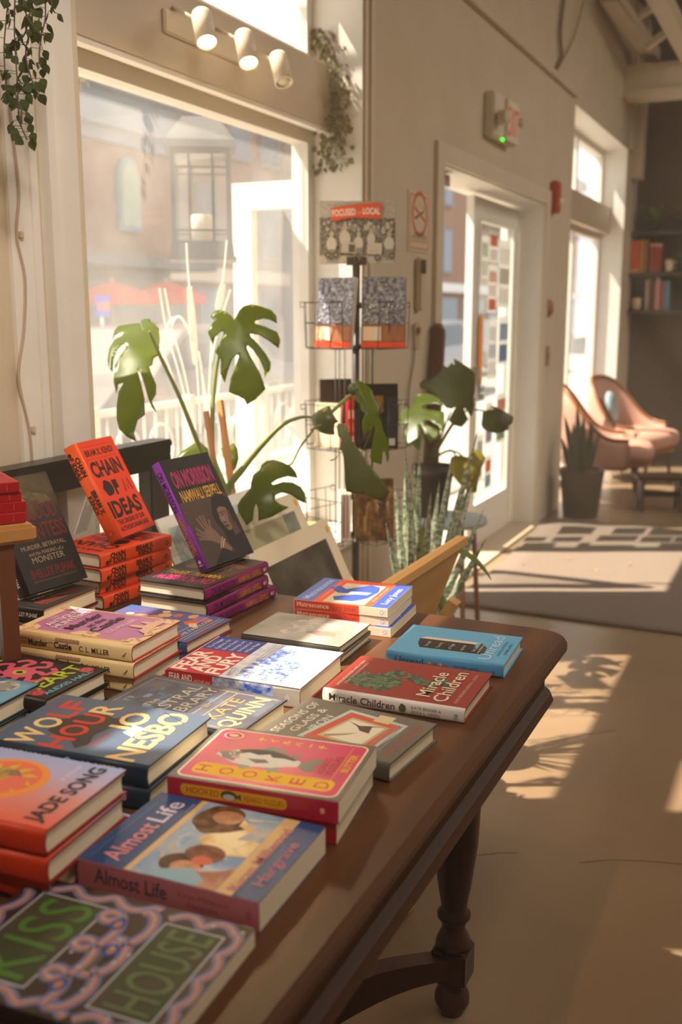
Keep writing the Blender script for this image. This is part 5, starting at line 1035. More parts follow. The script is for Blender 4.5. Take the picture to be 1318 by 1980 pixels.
leaf(mo2, [(945,550),(1000,545),(1050,540),(1005,500),(1060,510),(1150,560),(1240,600),(1225,670),(1190,690),(1185,730),(1130,755),(1070,768),(1000,750),(950,720),(930,680)], *Z3, 4.1, LEAFD, (.1, .3), .03)
leaf(mo2, [(640,1000),(680,975),(760,985),(800,1000),(850,930),(890,915),(940,945),(970,1000),(950,1060),(920,1120),(905,1200),(890,1320),(830,1320),(760,1280),(700,1220),(650,1150),(630,1080)], *Z3, 4.0, LEAFY, (.1, .2), .04)
for P in ([(440, 1010, 4.2), (540, 820, 4.18), (600, 660, 4.1), (640, 560, 4.1)], [(470, 1010, 4.2), (590, 800, 4.18), (680, 660, 4.15), (740, 560, 4.15)], [(420, 1010, 4.2), (400, 850, 4.1), (360, 720, 3.92), (350, 640, 3.9)], [(480, 1010, 4.2), (600, 940, 4.1), (700, 950, 4.02), (760, 1000, 4.0)], [(460, 1010, 4.2), (640, 700, 4.2), (780, 560, 4.15), (950, 555, 4.1)], [(480, 1010, 4.2), (560, 960, 4.15), (640, 930, 4.05), (690, 985, 4.0)]):
    stalk(mo2, [pd(Z3, *a) for a in P], .006, .003, mat('#5c5c38', .5))
zr = q.z; r_ = .083
m = MB(); m.lathe([(r_*.68, zr-.205), (r_*.72, zr-.20), (r_*.96, zr-.03), (r_*1.06, zr-.03), (r_*1.08, zr+.012), (r_*.96, zr+.012), (r_*.94, zr-.005), (0, zr-.005)], (q.x, q.y, 0), 32); m.build('pot', mat('#3d2f2a', .6, 'dark_brown_plastic'), mo2, world=True)
st = thing('round_stool', 'small stool with a light grey round seat under the grey green monstera', 'stool', (q.x+.07, q.y+.02, 0)); zs = zr-.2055
m = MB(); m.lathe([(.145, zs-.028), (.155, zs-.022), (.155, zs-.006), (.15, zs)], n=36); m.build('seat', mat('#a9b0b4', .5, 'light_grey_laminate'), st)
for i in range(4):
    a = PI/4+i*PI/2; m = MB(); m.tube([(.11*math.cos(a), .11*math.sin(a), zs-.03), (.15*math.cos(a), .15*math.sin(a), 0)], .011); m.build('leg', mat('#7d5334', .5), st)
# brown rounded board leaning by the door
o = thing('wooden_paddle', 'tall brown rounded board leaning on the wall beside the door casing', 'board', at(835, 800, d=4.55).to_tuple()[:2]+(0,))
a_, b_ = at(822, 900, d=4.55), at(846, 640, d=4.72); m = MB(); m.bar((a_.x, a_.y, 0), b_, .075, .02, 0, (.2, 1, 0)); m.tube([b_-(b_-a_).normalized()*.004, b_+(b_-a_).normalized()*.03], [.0375, .022], 16); m.build('board', mat('#6b4632', .55, 'brown_board', c2='#7a523c', scale=6), o, world=True)
# ================================================================ SNAKE PLANTS
def sword(parent, base, tip, w, m, bend=0.0, tw=0):
    base = Vector(base); tip = Vector(tip); d = tip-base; L = d.length; d.normalize(); s = d.cross(FW).normalized()*math.cos(tw)+FW*math.sin(tw); n_ = s.cross(d); n = 12; vs = []
    for i in range(n+1):
        t = i/n; ww = w*(.55+.45*math.sin(min(1, t*1.6)*PI/2))*(1-t**3.2); c = base+d*L*t+RT*bend*t*t+Vector((0, 0, -abs(bend)*.2*t*t))
        vs += [c-s*ww/2, c+n_*ww*.22, c+s*ww/2]
    mb = MB(); mb.add(vs, [f for i in range(n) for f in ((i*3, i*3+1, i*3+4, i*3+3), (i*3+1, i*3+2, i*3+5, i*3+4))], 0, True)
    o = mb.build('leaf', m, parent, world=True); k = o.modifiers.new('thickness', 'SOLIDIFY'); k.thickness = .002; return o
SN = mat('#72806a', .38, 'snake_plant_leaf', c2='#c9d2ba', scale=60, stretch=(1, 1, 1.6), trans=.12, lo=.4, hi=.62)
def snake(label, base, L, w, name='snake_plant', m=SN, pot=None, potc='#8a8478', group=None):
    o = thing(name, label, 'potted plant', (base.x, base.y, 0), 0, group)
    for (bx, by, bd), (tx, ty, td), bend in L: sword(o, at(bx, by, d=bd), at(tx, ty, d=td), w, m, bend)
    if pot:
        r, z0, z1 = pot; mb = MB(); mb.lathe([(r*.75, z0), (r*.78, z0+.01), (r, z1-.01), (r, z1), (r*.9, z1), (r*.88, z1-.03), (0, z1-.03)], n=32); mb.build('pot', mat(potc, .5), o)
    return o
b = Vector((-1.135, 3.02, 0)); zb = .36
bp = [at(x, 1205, d=3.2) for x in (800,)]
def sb(px): c = at(px, 1230, d=3.22); return (px, 1230, 3.22)
snake('tall mottled snake plant standing behind the print bin', Vector((at(812, 1230, d=3.22).x, at(812, 1230, d=3.22).y, 0)),
 [(sb(808), (783, 868, 3.15), 0), (sb(800), (812, 860, 3.20), 0), (sb(818), (925, 828, 3.25), .0), (sb(822), (905, 905, 3.1), .02), (sb(790), (782, 905, 3.3), 0), (sb(812), (833, 950, 3.0), 0), (sb(828), (893, 965, 3.3), .0), (sb(785), (768, 955, 3.2), 0), (sb(800), (745, 1010, 3.1), 0), (sb(826), (935, 985, 3.25), 0),
  (sb(806), (790, 900, 3.1), 0), (sb(815), (850, 925, 3.35), 0), (sb(795), (757, 1060, 3.2), -.01), (sb(832), (940, 1040, 3.2), .0), (sb(804), (812, 1000, 3.0), 0), (sb(797), (775, 1080, 3.05), 0), (sb(810), (800, 885, 3.28), 0), (sb(820), (868, 880, 3.2), .01), (sb(793), (762, 930, 3.25), 0), (sb(824), (878, 1010, 3.1), 0), (sb(802), (790, 1010, 3.0), 0), (sb(830), (915, 930, 3.35), 0)],
 .028, pot=(.115, 0, .40), potc='#77706a')
# two drooping blades that reach past the bin
o = thing('spider_plant', 'thin arching green blades of a low plant hanging past the print bin', 'plant', (at(870, 1130, d=3.0).x, at(870, 1130, d=3.0).y, 0))
for P, w_ in (([(840, 1130, 2.95), (880, 1068, 2.92), (912, 1078, 2.88), (935, 1100, 2.86), (950, 1122, 2.84)], .016), ([(838, 1140, 2.9), (850, 1155, 2.88), (866, 1178, 2.86), (880, 1200, 2.85)], .022), ([(838, 1100, 2.95), (848, 1160, 2.9), (852, 1200, 2.88)], .02), ([(838, 1130, 3.0), (815, 1060, 3.0), (822, 1000, 3.0)], .012)):
    B = bezier([at(x, y, d=d) for x, y, d in P], 6); n = len(B); mb = MB(); vs = []
    for i, p in enumerate(B):
        d = (B[min(i+1, n-1)]-B[max(i-1, 0)]).normalized(); s = d.cross(FW).normalized(); ww = w_*math.sin(PI*(.12+.86*i/(n-1))); vs += [p-s*ww/2, p+FW*-.002, p+s*ww/2]
    mb.add(vs, [f for i in range(n-1) for f in ((i*3, i*3+1, i*3+4, i*3+3), (i*3+1, i*3+2, i*3+5, i*3+4))], 0, True); mb.build('leaf', mat('#5f7340', .45, 'blade_leaf', trans=.3, kind='#8a9a4a'), o, world=True)
c_ = at(838, 1130, d=2.97); m = MB(); m.tube([c_, (c_.x, c_.y, .24)], .012); m.build('stem', STEM, o, world=True)
m = MB(); m.lathe([(.05, 0), (.07, .24), (.065, .24), (0, .22)], (c_.x, c_.y, 0), 24); m.build('pot', mat('#5f574e', .6), o, world=True)
# ================================================================ SPINNER RACK
rc = at(688, 700, d=3.55); RX, RY = rc.x, rc.y
rk = thing('spinner_rack', 'black wire spinner rack with a picture sign on top beside the shop window', 'display rack', (RX, RY, 0))
WIRE = mat('#1a1512', .4, 'black_wire', metal=.3)
m = MB(); m.tube([(0, 0, .02), (0, 0, 1.61)], .0135, 16); m.lathe([(.22, 0), (.22, .012), (.03, .03), (.0, .035)], n=32); m.build('pole', mat('#2a221d', .4, 'dark_pole'), rk)
zt = at(686, 508, d=3.55).z
yawf = YAW+math.radians(4)
def rp(a, b, z): return Vector((math.cos(yawf)*a-math.sin(yawf)*b, math.sin(yawf)*a+math.cos(yawf)*b, z))   # a right, b away, as seen
m = MB(); Mr = Matrix.Rotation(yawf, 4, 'Z'); m.box((-.034, -.012, zt-.012), (.034, .012, zt+.016), M=Mr); m.build('sign_holder', mat('#3a322c', .4), rk)
# topper sign
sw = .262; zl0 = zt-.004; M_ = Matrix.Translation((RX, RY, 0)) @ Mr @ Matrix.Translation((-.128, -.006, zl0)) @ Matrix.Rotation(PI/2, 4, 'X')
o = thing('picture_sign', 'black and white photo sign with an orange FOCUSED ON LOCAL banner on the spinner rack', 'sign', M=M_)
m = MB(); P0 = [(0, -.006), (sw, .002), (sw+.0, .205), (0.0, .185)]; m.prism(P0, -.003, 0); m.build('board', mat('#b9b5ae', .5), o)
A = Art(lambda u, v, k: Vector((u, v, .0003+.00006*k)), (sw, .205)); g = lambda a, b, s=90: noisem(a, b, s, rough=.5)
A.rect(.001, .130, .262, .205, g('#a8a49e', '#c9c5be', 160)); A.rect(.001, .018, .262, .150, g('#4c4844', '#98948e', 130)); A.rect(.001, .001, .262, .024, '#bdb9b2')
R = random.Random(12)
for i in range(34): x, y = R.uniform(.01, .252), R.uniform(.095, .125); A.ell(x, y, .0065, .010, R.choice(('#a09a92', '#8a847c', '#c4bfb7', '#6f6962'))); A.ell(x, y+.010, .004, .005, R.choice(('#c9c3ba', '#a59f97')))
for x, y, s in ((.042, .062, 1.1), (.088, .082, 1.2), (.135, .066, 1.0), (.178, .080, .9), (.240, .064, 1.1)):
    A.ell(x, y, .016*s, .022*s, '#c9c5bd', w=.04); A.ell(x, y+.030*s, .0072*s, .009*s, '#b7b1a8'); A.poly([(x-.014*s, y-.016*s), (x+.014*s, y-.016*s), (x+.016*s, y-.042*s), (x-.018*s, y-.042*s)], '#8a857e')
A.poly([(.075, .034), (.125, .031), (.128, .066), (.078, .072)], '#bdb8b0'); A.poly([(.100, .036), (.122, .035), (.123, .060), (.101, .062)], '#5c5750'); A.poly([(.163, .030), (.215, .026), (.216, .066), (.166, .068)], '#c3beb6'); A.text('SODA', .172, .036, .008, '#a09a92')
for x, y in ((.040, .022), (.056, .026), (.132, .020), (.200, .018), (.250, .024), (.030, .026)): A.ell(x, y, .011, .013, '#8d8881'); A.ell(x, y, .009, .011, '#4c4741'); A.ell(x, y, .004, .005, '#a7a29a')
A.poly([(.041, .136), (.108, .150), (.212, .146), (.214, .200), (.150, .198), (.042, .182)], mat('#e0532c', .5))
A.text('FOCUSED', .045, .154, .021, '#f4e8dc', w=.080, bold=.03, rot=.07); A.text('ON', .130, .162, .009, '#f2b49a', w=.014, rot=.05); A.text('LOCAL', .149, .162, .021, '#f8efe4', w=.059, bold=.03, rot=.0); A.build('print', o)
# wire tiers
def tier(z0, h, R_=.165):
    m = MB(); W = .0016
    for a in range(4):
        t = a*PI/2+PI/4
        c, s = math.cos(t), math.sin(t)
        def q_(u, r, z): return rp(c*r-s*u, s*r+c*u, z)
        w_ = .082
        for r, z in ((R_, z0), (R_+.004, z0+h*.55), (R_+.006, z0+h)): m.tube([q_(-w_, r, z), q_(w_, r, z)], W, 5)
        for u in (-w_, -w_*.33, w_*.33, w_): m.tube([q_(u, R_-.075, z0), q_(u, R_, z0), q_(u, R_+.006, z0+h)], W, 5)
        m.tube([q_(-w_, R_-.075, z0), q_(w_, R_-.075, z0)], W, 5); m.tube([q_(0, .012, z0), q_(0, R_, z0)], W, 5); m.tube([q_(0, .012, z0+h), q_(-w_, R_+.006, z0+h)], W, 5) if False else None
        m.tube([q_(-w_, R_+.006, z0+h), q_(-w_-.004, R_+.03, z0+h), q_(-w_, R_+.03, z0+h-.016), q_(-w_, R_+.006, z0+h-.016)], W, 5)
    m.lathe([(.0145, z0+h-.02), (.022, z0+h-.02), (.022, z0+h), (.0145, z0+h)], n=16, cap=False); m.lathe([(.0145, z0-.005), (.022, z0-.005), (.022, z0+.012), (.0145, z0+.012)], n=16, cap=False)
    m.build('wire_pocket_tier', WIRE, rk)
zA = at(688, 672, d=3.55).z; zB = at(688, 866, d=3.55).z; zC = at(688, 1050, d=3.55).z
tier(zA, .155); tier(zB, .155); tier(zC, .155)
m = MB()
for a, b_ in ((-.075, -.04), (-.055, .05), (.030, -.05), (.052, -.05), (-.035, .06), (.065, .05)): m.tube([rp(a, b_, zC), rp(a, b_, zA)], .0022, 6)
m.build('upright_wires', WIRE, rk)
def racked(label, a, b, z, yawo, w, h, t, colr, draw, cat='book', name='paperback_book', lean=6, side_=None, group='titles in the spinner rack'):
    p = rp(a, b, z)+Vector((RX, RY, 0)); yw = math.degrees(yawf)+yawo
    l = math.radians(lean); M1 = Matrix.Translation(p) @ Matrix.Rotation(math.radians(yw), 4, 'Z') @ Matrix.Rotation(PI/2-l, 4, 'X')
    o = thing(name, label, cat, M=M1, group=group)
    m = MB(); m.box((0, 0, -.001), (w, h, 0)); m.box((0, 0, -t), (w, h, -t+.001)); m.box((0, 0, -t), (.0015, h, 0)); m.build('cover', mat(side_ or colr, .35), o)
    m = MB(); m.box((.0016, .002, -t+.0011), (w-.001, h-.002, -.0011)); m.build('page_block', PAPER, o)
    A = Art(lambda u, v, k: Vector((u, v, .0002+.00003*k)), (w, h)); A.rect(0, 0, w, h, colr); draw(A, w, h); A.build('cover_print', o)
def d_cal(A, W, H):
    A.rect(0, H*.33, W, H, noisem('#3c404c', '#83879a', 75)); R = random.Random(int(W*10000))
    for i in range(60): A.ell(R.uniform(.006, W-.006), R.uniform(H*.36, H*.62), R.uniform(.0015, .004), R.uniform(.0015, .005), R.choice(('#a9abb4', '#9094a0', '#5a5e6a', '#c4c6cc')))
    for i in range(14): A.ell(R.uniform(.006, W-.006), R.uniform(H*.62, H*.95), R.uniform(.003, .010), R.uniform(.003, .009), noisem('#6c7080', '#a0a4b0', 110), w=.2)
    A.rect(0, 0, W, H*.33, '#7a4a34'); A.rect(W*.04, H*.10, W*.45, H*.30, '#c9b49a'); A.rect(W*.5, H*.10, W*.96, H*.30, '#8a5a3c'); A.rect(0, 0, W, H*.08, '#c8401c'); A.rect(W*.30, H*.12, W*.40, H*.28, '#b9c0c4')
cw, ch = .150, .235
racked('photo calendar with an orange foot, right side of the top rack tier', .006, -.125, zA+.004, -9, cw, ch, .026, '#4a5066', d_cal, 'calendar', 'wall_calendar', 5)
racked('pale photo calendar turned to the window, left side of the top rack tier', -.150, -.060, zA+.004, -38, cw, ch, .016, '#9aa0b0', d_cal, 'calendar', 'wall_calendar', 8)
racked('photo calendar on the window side at the back of the top rack tier', -.055, .10, zA+.004, 100, cw, ch, .014, '#8a90a0', d_cal, 'calendar', 'wall_calendar', 5)
def d_blk(A, W, H):
    A.rect(W*.04, H*.03, W*.96, H*.97, '#17120f'); A.rect(W*.10, H*.58, W*.62, H*.82, noisem('#5a3c14', '#8a6420', 60)); A.rect(W*.08, H*.15, W*.60, H*.55, noisem('#4a2c20', '#2a2420', 40)); A.rect(W*.70, H*.10, W*.97, H*.80, '#2a3038'); A.rect(W*.76, H*.05, W*.92, H*.16, '#b9b4ae')
    A.text('MANN', W*.20, H*.66, H*.08, '#9a7c34', w=W*.34); A.stroke([(W*.2, H*.3), (W*.35, H*.4), (W*.5, H*.25)], .003, '#9a5a3c')
racked('large black book with a bronze picture, right side of the middle rack tier', .005, -.115, zB+.002, 6, .135, .225, .020, '#17120f', d_blk, lean=3)
racked('tall pale grey book at the far left of the middle rack tier', -.150, -.02, zB+.002, -30, .10, .155, .02, '#c9bda4', lambda A, W, H: A.rect(W*.1, H*.1, W*.9, H*.6, '#d9ceb4'), lean=4)
racked('plain dark brown book behind the pale one in the middle rack tier', -.120, .09, zB+.03, 15, .12, .20, .015, '#33261f', lambda A, W, H: A.rect(W*.06, H*.05, W*.94, H*.95, '#3a2c24'), lean=2)
for i in range(2):
    p = rp(-.036+.013*i, -.108, zB+.002)+Vector((RX, RY, 0)); M1 = Matrix.Translation(p) @ Matrix.Rotation(yawf, 4, 'Z') @ Matrix.Rotation(math.radians(-4), 4, 'X')
    o = thing('paperback_book', '%s of two slim red books with their spines out in the middle rack tier' % ('left', 'right')[i], 'book', M=M1, group='titles in the spinner rack')
    m = MB(); m.box((0, 0, 0), (.009, .001, .185)); m.box((0, 0, 0), (.0006, .11, .185)); m.box((.0084, 0, 0), (.009, .11, .185)); m.build('cover', mat('#a8201c', .35), o)
    m = MB(); m.box((.0008, .0012, .002), (.0082, .108, .183)); m.build('page_block', PAPER, o)
    A = Art(lambda u, v, k: Vector((u, -.0002*k, v))); [A.rect(.002, .015+.045*j, .007, .045+.045*j, ('#d8a090', '#c85a4a', '#e0b0a0', '#b83a30')[j]) for j in range(4)]; A.build('spine_print', o)
def d_brn(A, W, H):
    A.rect(0, 0, W, H, noisem('#4a3018', '#8a6234', 26)); R = random.Random(5)
    for i in range(20): A.rect(x := R.uniform(.005, W-.02), y := R.uniform(.01, H*.6), x+R.uniform(.004, .012), y+R.uniform(.02, .06), R.choice(('#6a4824', '#a07c48', '#3a2814')))
    for i in range(16): A.ell(R.uniform(.01, W-.01), R.uniform(H*.6, H*.95), .010, .008, R.choice(('#6a4c28', '#9a7844', '#503818')), w=.2)
racked('brown sepia picture book in the lowest visible rack tier', -.010, -.115, zC+.002, 8, .140, .220, .022, '#5a3c1c', d_brn, lean=3)
for i in range(3):
    p = rp(-.062+.0135*i, -.105, zC+.002)+Vector((RX, RY, 0)); M1 = Matrix.Translation(p) @ Matrix.Rotation(yawf, 4, 'Z')
    o = thing('paperback_book', '%s slim white and pink book spine, lowest rack tier' % ('left', 'middle', 'right')[i], 'book', M=M1, group='titles in the spinner rack')
    m = MB(); m.box((0, 0, 0), (.010, .001, .17)); m.box((0, 0, 0), (.0006, .11, .17)); m.box((.0094, 0, 0), (.010, .11, .17)); m.build('cover', mat('#d0a8a0' if i % 2 else '#ddd2cc', .35), o)
    m = MB(); m.box((.0008, .0012, .002), (.0092, .108, .168)); m.build('page_block', PAPER, o)
# ================================================================ RUG
RUG = mat('#66584d', .95, 'grey_woven_rug', c2='#76675a', scale=90, bump=.6)
m = MB(); nx, ny = 26, 40; x0, x1, y0, y1 = -1.56, 1.7, 4.60, 6.86; vs = []
for side_ in (0, 1):
    for j in range(ny+1):
        for i in range(nx+1):
            u, v = i/nx, j/ny; x = x0+(x1-x0)*u+.03*math.sin(v*5)*(1-u); y = y0+(y1-y0)*v-.05*math.sin(u*2.2)
            if v > .97: y += .03*math.sin(u*9)
            vs.append((x, y, .002+(.011+.003*noise(Vector((x*3, y*3, 0)))+(.022*math.exp(-((x+1.45)**2+(y-6.7)**2)/.03)) if side_ else 0)))
N_ = (nx+1)*(ny+1)
def gi(i, j, s=1): return s*N_+j*(nx+1)+i
fs = [(gi(i, j), gi(i+1, j), gi(i+1, j+1), gi(i, j+1)) for i in range(nx) for j in range(ny)]+[(gi(i, j, 0), gi(i, j+1, 0), gi(i+1, j+1, 0), gi(i+1, j, 0)) for i in range(nx) for j in range(ny)]
fs += [(gi(i, 0, 0), gi(i+1, 0, 0), gi(i+1, 0), gi(i, 0)) for i in range(nx)]+[(gi(i+1, ny, 0), gi(i, ny, 0), gi(i, ny), gi(i+1, ny)) for i in range(nx)]+[(gi(0, j+1, 0), gi(0, j, 0), gi(0, j), gi(0, j+1)) for j in range(ny)]+[(gi(nx, j, 0), gi(nx, j+1, 0), gi(nx, j+1), gi(nx, j)) for j in range(ny)]
m.add(vs, fs, 0, True); tag(m.build('entrance_rug', RUG), 'large grey woven rug inside the street doors', 'rug')
R = random.Random(4)
for i, (px, py) in enumerate(((1012, 1091), (1100, 1080), (1150, 1102), (1216, 1092), (1295, 1128), (1255, 1034))):
    c = at(px, py, Z=.016); m = MB(); t = R.uniform(0, 6); m.add([(.02*math.cos(t), .02*math.sin(t), .0), (.006*math.cos(t+1.5), .008*math.sin(t+1.5), .005), (-.02*math.cos(t), -.02*math.sin(t), .001), (-.006*math.cos(t+1.5), -.008*math.sin(t+1.5), .004)], [(0, 1, 2, 3)])
    k = m.build('fallen_leaf', mat('#c08a58', .7)); k.location = c; tag(k, 'small dry orange leaf lying on the grey rug by the doors', 'leaf', 'dry leaves on the rug')
    k.modifiers.new('t', 'SOLIDIFY').thickness = .0006
# ================================================================ ARMCHAIRS, STOOL AND PLANT IN THE FAR BAY
PINK = mat('#b98a78', .75, 'dusty_pink_velvet', c2='#c2947f', scale=5, lo=.3, hi=.7)
CHW = mat('#8a5326', .35, 'honey_wood_frame')
def armchair(label, cx, cy, rotz):
    o = thing('armchair', label, 'chair', (cx, cy, 0), rotz, 'dusty pink velvet armchairs by the far window'); w = .31; n = 22
    # seat cushion : front faces local +x
    m = MB(); ring = []
    prof = [(.90, .30), (1.0, .33), (1.03, .37), (1.0, .41), (.90, .435), (.6, .45), (.0, .455)]
    vs = [(w*k*math.copysign(abs(math.cos(t))**.75, math.cos(t))+.03, w*k*math.copysign(abs(math.sin(t))**.75, math.sin(t)), z) for k, z in prof for t in (2*PI*i/32 for i in range(32))]
    m.add(vs, [(i*32+j, i*32+(j+1) % 32, (i+1)*32+(j+1) % 32, (i+1)*32+j) for i in range(len(prof)-1) for j in range(32)]+[list(range(32))[::-1]], 0, True); m.build('seat', PINK, o)
    # wrap-around back with sloping arms
    def H(t): return .47+.40*math.exp(-((abs(t)/1.05)**3.2))
    m = MB(); vs = []; sec = 9
    for i in range(n+1):
        t = -2.0+4.0*i/n; a = PI+t; h = H(t); r = .33+.02*math.cos(t)
        for k in range(sec):
            s = 2*PI*k/sec; zz = .25+(h-.25)*(.5+.5*math.sin(s)); lean = 1+.25*(zz-.25)*max(0, math.cos(t)); th = .028*math.cos(s)*(1.15 if zz > .5 else 1)
            vs.append(((r*lean+th)*math.cos(a), (r*lean+th)*math.sin(a)*1.0, zz))
    m.add(vs, [(i*sec+k, i*sec+(k+1) % sec, (i+1)*sec+(k+1) % sec, (i+1)*sec+k) for i in range(n) for k in range(sec)]+[list(range(sec)), [n*sec+k for k in range(sec)][::-1]], 0, True); m.build('backrest', PINK, o)
    m = MB(); P = []
    for i in range(n+1):
        t = -2.0+4.0*i/n; h = H(t); r = (.33+.02*math.cos(t))*(1+.25*(h-.25)*max(0, math.cos(t))); P.append((r*math.cos(PI+t), r*math.sin(PI+t), h+.006))
    m.tube(P, .013, 8); m.build('wooden_rim', CHW, o)
    m = MB(); m.lathe([(w*.9, .26), (w*1.0, .265), (w*1.0, .305), (w*.9, .31)], (.02, 0, 0), n=32); m.build('seat_rail', CHW, o)
    for sx, sy in ((.20, .20), (.20, -.20), (-.20, .20), (-.20, -.20)):
        m = MB(); m.tube([(sx, sy, .265), (sx*1.05, sy*1.05, .14), (sx*1.15, sy*1.15, 0)], [.022, .017, .010], 10); m.build('leg', mat('#5a3a26', .5), o)
c1 = at(1205, 972, Z=0); c2 = at(1222, 945, Z=0)
armchair('dusty pink velvet armchair with wooden rim, nearer of the two by the far window', -1.40, 8.0, math.radians(12))
armchair('dusty pink velvet armchair holding a blue cushion, farther of the two by the far window', -1.34, 8.95, math.radians(-18))
o = thing('cushion', 'pale blue cushion on the farther pink armchair', 'cushion', (-1.53, 8.98, .50)); m = MB()
m.sphere((0, 0, .12), (.05, .15, .14), 16); k = m.build('pillow', mat('#7f98a8', .8, 'blue_cushion', c2='#a9b6ba', scale=8), o); o.rotation_euler = (0, -.25, 0)
c = at(1256, 985, Z=0)
o = thing('wooden_stool', 'low dark wooden stool with a hand slot in front of the pink armchairs', 'stool', (c.x+.06, c.y+.0, 0), math.radians(20))
DK = mat('#4a2c1c', .5, 'dark_stool_wood'); m = MB(); m.box((-.18, -.12, .235), (.18, .12, .262), bev=.005); m.build('seat', DK, o)
for s in (-1, 1):
    m = MB(); m.prism([(-.10, 0), (-.06, 0), (-.035, .08), (.035, .08), (.06, 0), (.10, 0), (.08, .235), (-.08, .235)], s*.135-.01, s*.135+.01, axis=0); m.build('end_panel', DK, o)
m = MB(); m.box((-.125, -.012, .10), (.125, .012, .14)); m.build('stretcher', DK, o)
b = at(1118, 1000, Z=0)
def sb2(px): return (px, 925, 7.05)
snake('dark snake plant in a tall brown pot before the far window', Vector((-1.42, 7.12, 0)), [(sb2(1118), (1090, 800, 7.0), 0), (sb2(1112), (1108, 815, 7.1), 0), (sb2(1125), (1128, 800, 7.1), .0), (sb2(1130), (1145, 815, 7.0), 0), (sb2(1108), (1085, 845, 7.1), 0), (sb2(1130), (1160, 835, 7.2), 0), (sb2(1122), (1115, 780, 7.2), 0), (sb2(1115), (1100, 850, 6.9), 0), (sb2(1128), (1150, 860, 6.9), 0)], .06,
      m=mat('#3a3a28', .5, 'dark_snake_leaf', c2='#555438', scale=20, trans=.2, kind='#6a6a30'), pot=(.155, 0, .34), potc='#4a3226')
for i in range(3):
    c = at((1256, 1318, 1318)[i], (435, 455, 430)[i], Y=10.02)
    o = thing('shelf_plant', ('bright green potted leaf plant on the upper dark shelf', 'trailing green plant at the right end of the middle dark shelf', 'green leafy plant at the right end of the upper dark shelf')[i], 'potted plant', (c.x+(.03, .02, .02)[i], 10.04, shz[(0, 1, 0)[i]]+.0005))
    m = MB(); m.lathe([(.035, 0), (.05, .08), (.045, .08), (0, .075)], n=20); m.build('pot', mat('#3a3430', .6), o)
    lf = MB(); R = random.Random(i+3)
    for k in range(46):
        th, el = R.uniform(0, 6.28), R.uniform(-.2, 1.3); d_ = Vector((math.cos(th)*math.cos(el), math.sin(th)*math.cos(el)*.7, math.sin(el))); p = d_*R.uniform(.03, .13)+Vector((0, 0, .09+(-.08 if i == 1 and k % 2 else 0))); s = d_.cross(Vector((0, 0, 1))).normalized()*.03; t = p+d_*.07+Vector((0, 0, -.02))
        lf.add([p, (p+t)/2+s, t, (p+t)/2-s], [(0, 1, 2, 3)])
    lf.build('foliage', mat('#7c9440' if i == 0 else '#65783c', .5, trans=.3), o)
# ================================================================ OUTSIDE
STREET = mat('#989288', .9, 'sunlit_pale_paving', c2='#a29b90', scale=2)
m = MB(); m.box((-16, -12, -.35), (XO-.02, 90, -.12)); struct(m.build('ground_outside', STREET))
m = MB(); m.box((-13.2, -12, -.12), (-11.5, 90, -.04)); struct(m.build('sidewalk_far', mat('#a59d92', .9)))
BRK = mat('#7c3f2e', .9, 'red_brick_masonry', kind='brick', c2='#8e4c38', scale=5.0)
BRK2 = mat('#b3704c', .9, 'pale_orange_brick', kind='brick', c2='#c07e58', scale=5.0)
BX = -13.2
for mt in (BRK, BRK2):
    for nd in mt.node_tree.nodes:
        if nd.type == 'MAPPING': nd.inputs['Rotation'].default_value = (PI/2, 0, PI/2)
def wpt(px, py, X=BX): return at(px, py, X=X)
# corner brick building with a slate blue cornice
yA0 = 9.0; yA1 = wpt(334, 400).y
o = thing('brick_building', 'red brick corner building with a slate blue cornice and arched window across the street', 'building', (BX-3, (yA0+yA1)/2, -.12))
zc = wpt(250, 215).z; zs_ = wpt(250, 508).z
m = MB(); m.box((BX-6, yA0, zs_), (BX, yA1, zc)); m.build('brick_wall', BRK, o, world=True)
m = MB(); m.box((BX-6, yA0, -.1), (BX-.12, yA1, zs_)); m.build('storefront', mat('#6d6a68', .6, 'grey_storefront'), o, world=True)
m = MB(); zq = wpt(250, 262).z; zr_ = wpt(250, 176).z
m.box((BX-6.1, yA0, zq), (BX+.35, yA1+.35, zr_-.25)); m.box((BX-6.2, yA0, zr_-.25), (BX+.6, yA1+.6, zr_)); m.box((BX-6.1, yA0, zq-.25), (BX+.15, yA1+.15, zq)); m.build('cornice', mat('#77828e', .7, 'slate_blue_cornice'), o, world=True)
def arch(yc, z0, z1, w_, nm='window'):
    m = MB(); P = [(yc-w_/2, z0), (yc+w_/2, z0)]+[(yc+w_/2*math.cos(t*PI/10), z1-w_*.6+w_*.6*math.sin(t*PI/10)) for t in range(11)]
    m.prism(P, BX, BX+.10, axis=0); f = m.build(nm, mat('#6f8894', .6, 'blue_window_frame'), o, world=True)
    m = MB(); k = .80; zc_ = (z0+z1)/2; P2 = [(yc+(y-yc)*k, zc_+(z-zc_)*.88) for y, z in P]; m.prism(P2, BX+.1, BX+.13, axis=0); m.build('pane', mat('#8f9a84', .2, 'reflecting_pane'), f, world=True)
a0, a1 = wpt(222, 300), wpt(265, 450); arch((a0.y+a1.y)/2, a1.z, a0.z, (a1.y-a0.y)*1.15); arch((a0.y+a1.y)/2-2.6, a1.z, a0.z, (a1.y-a0.y)*1.15)
for k in range(3):
    m = MB(); y_ = yA0+1.2+k*2.6; m.box((BX-.12, y_, .3), (BX-.08, y_+1.9, 2.1)); m.build('window', mat('#55585c', .2), o, world=True)
m = MB(); m.box((BX, yA0, zs_-.15), (BX+1.1, yA1, zs_+.05)); m.build('canopy', mat('#5e6266', .7), o, world=True)
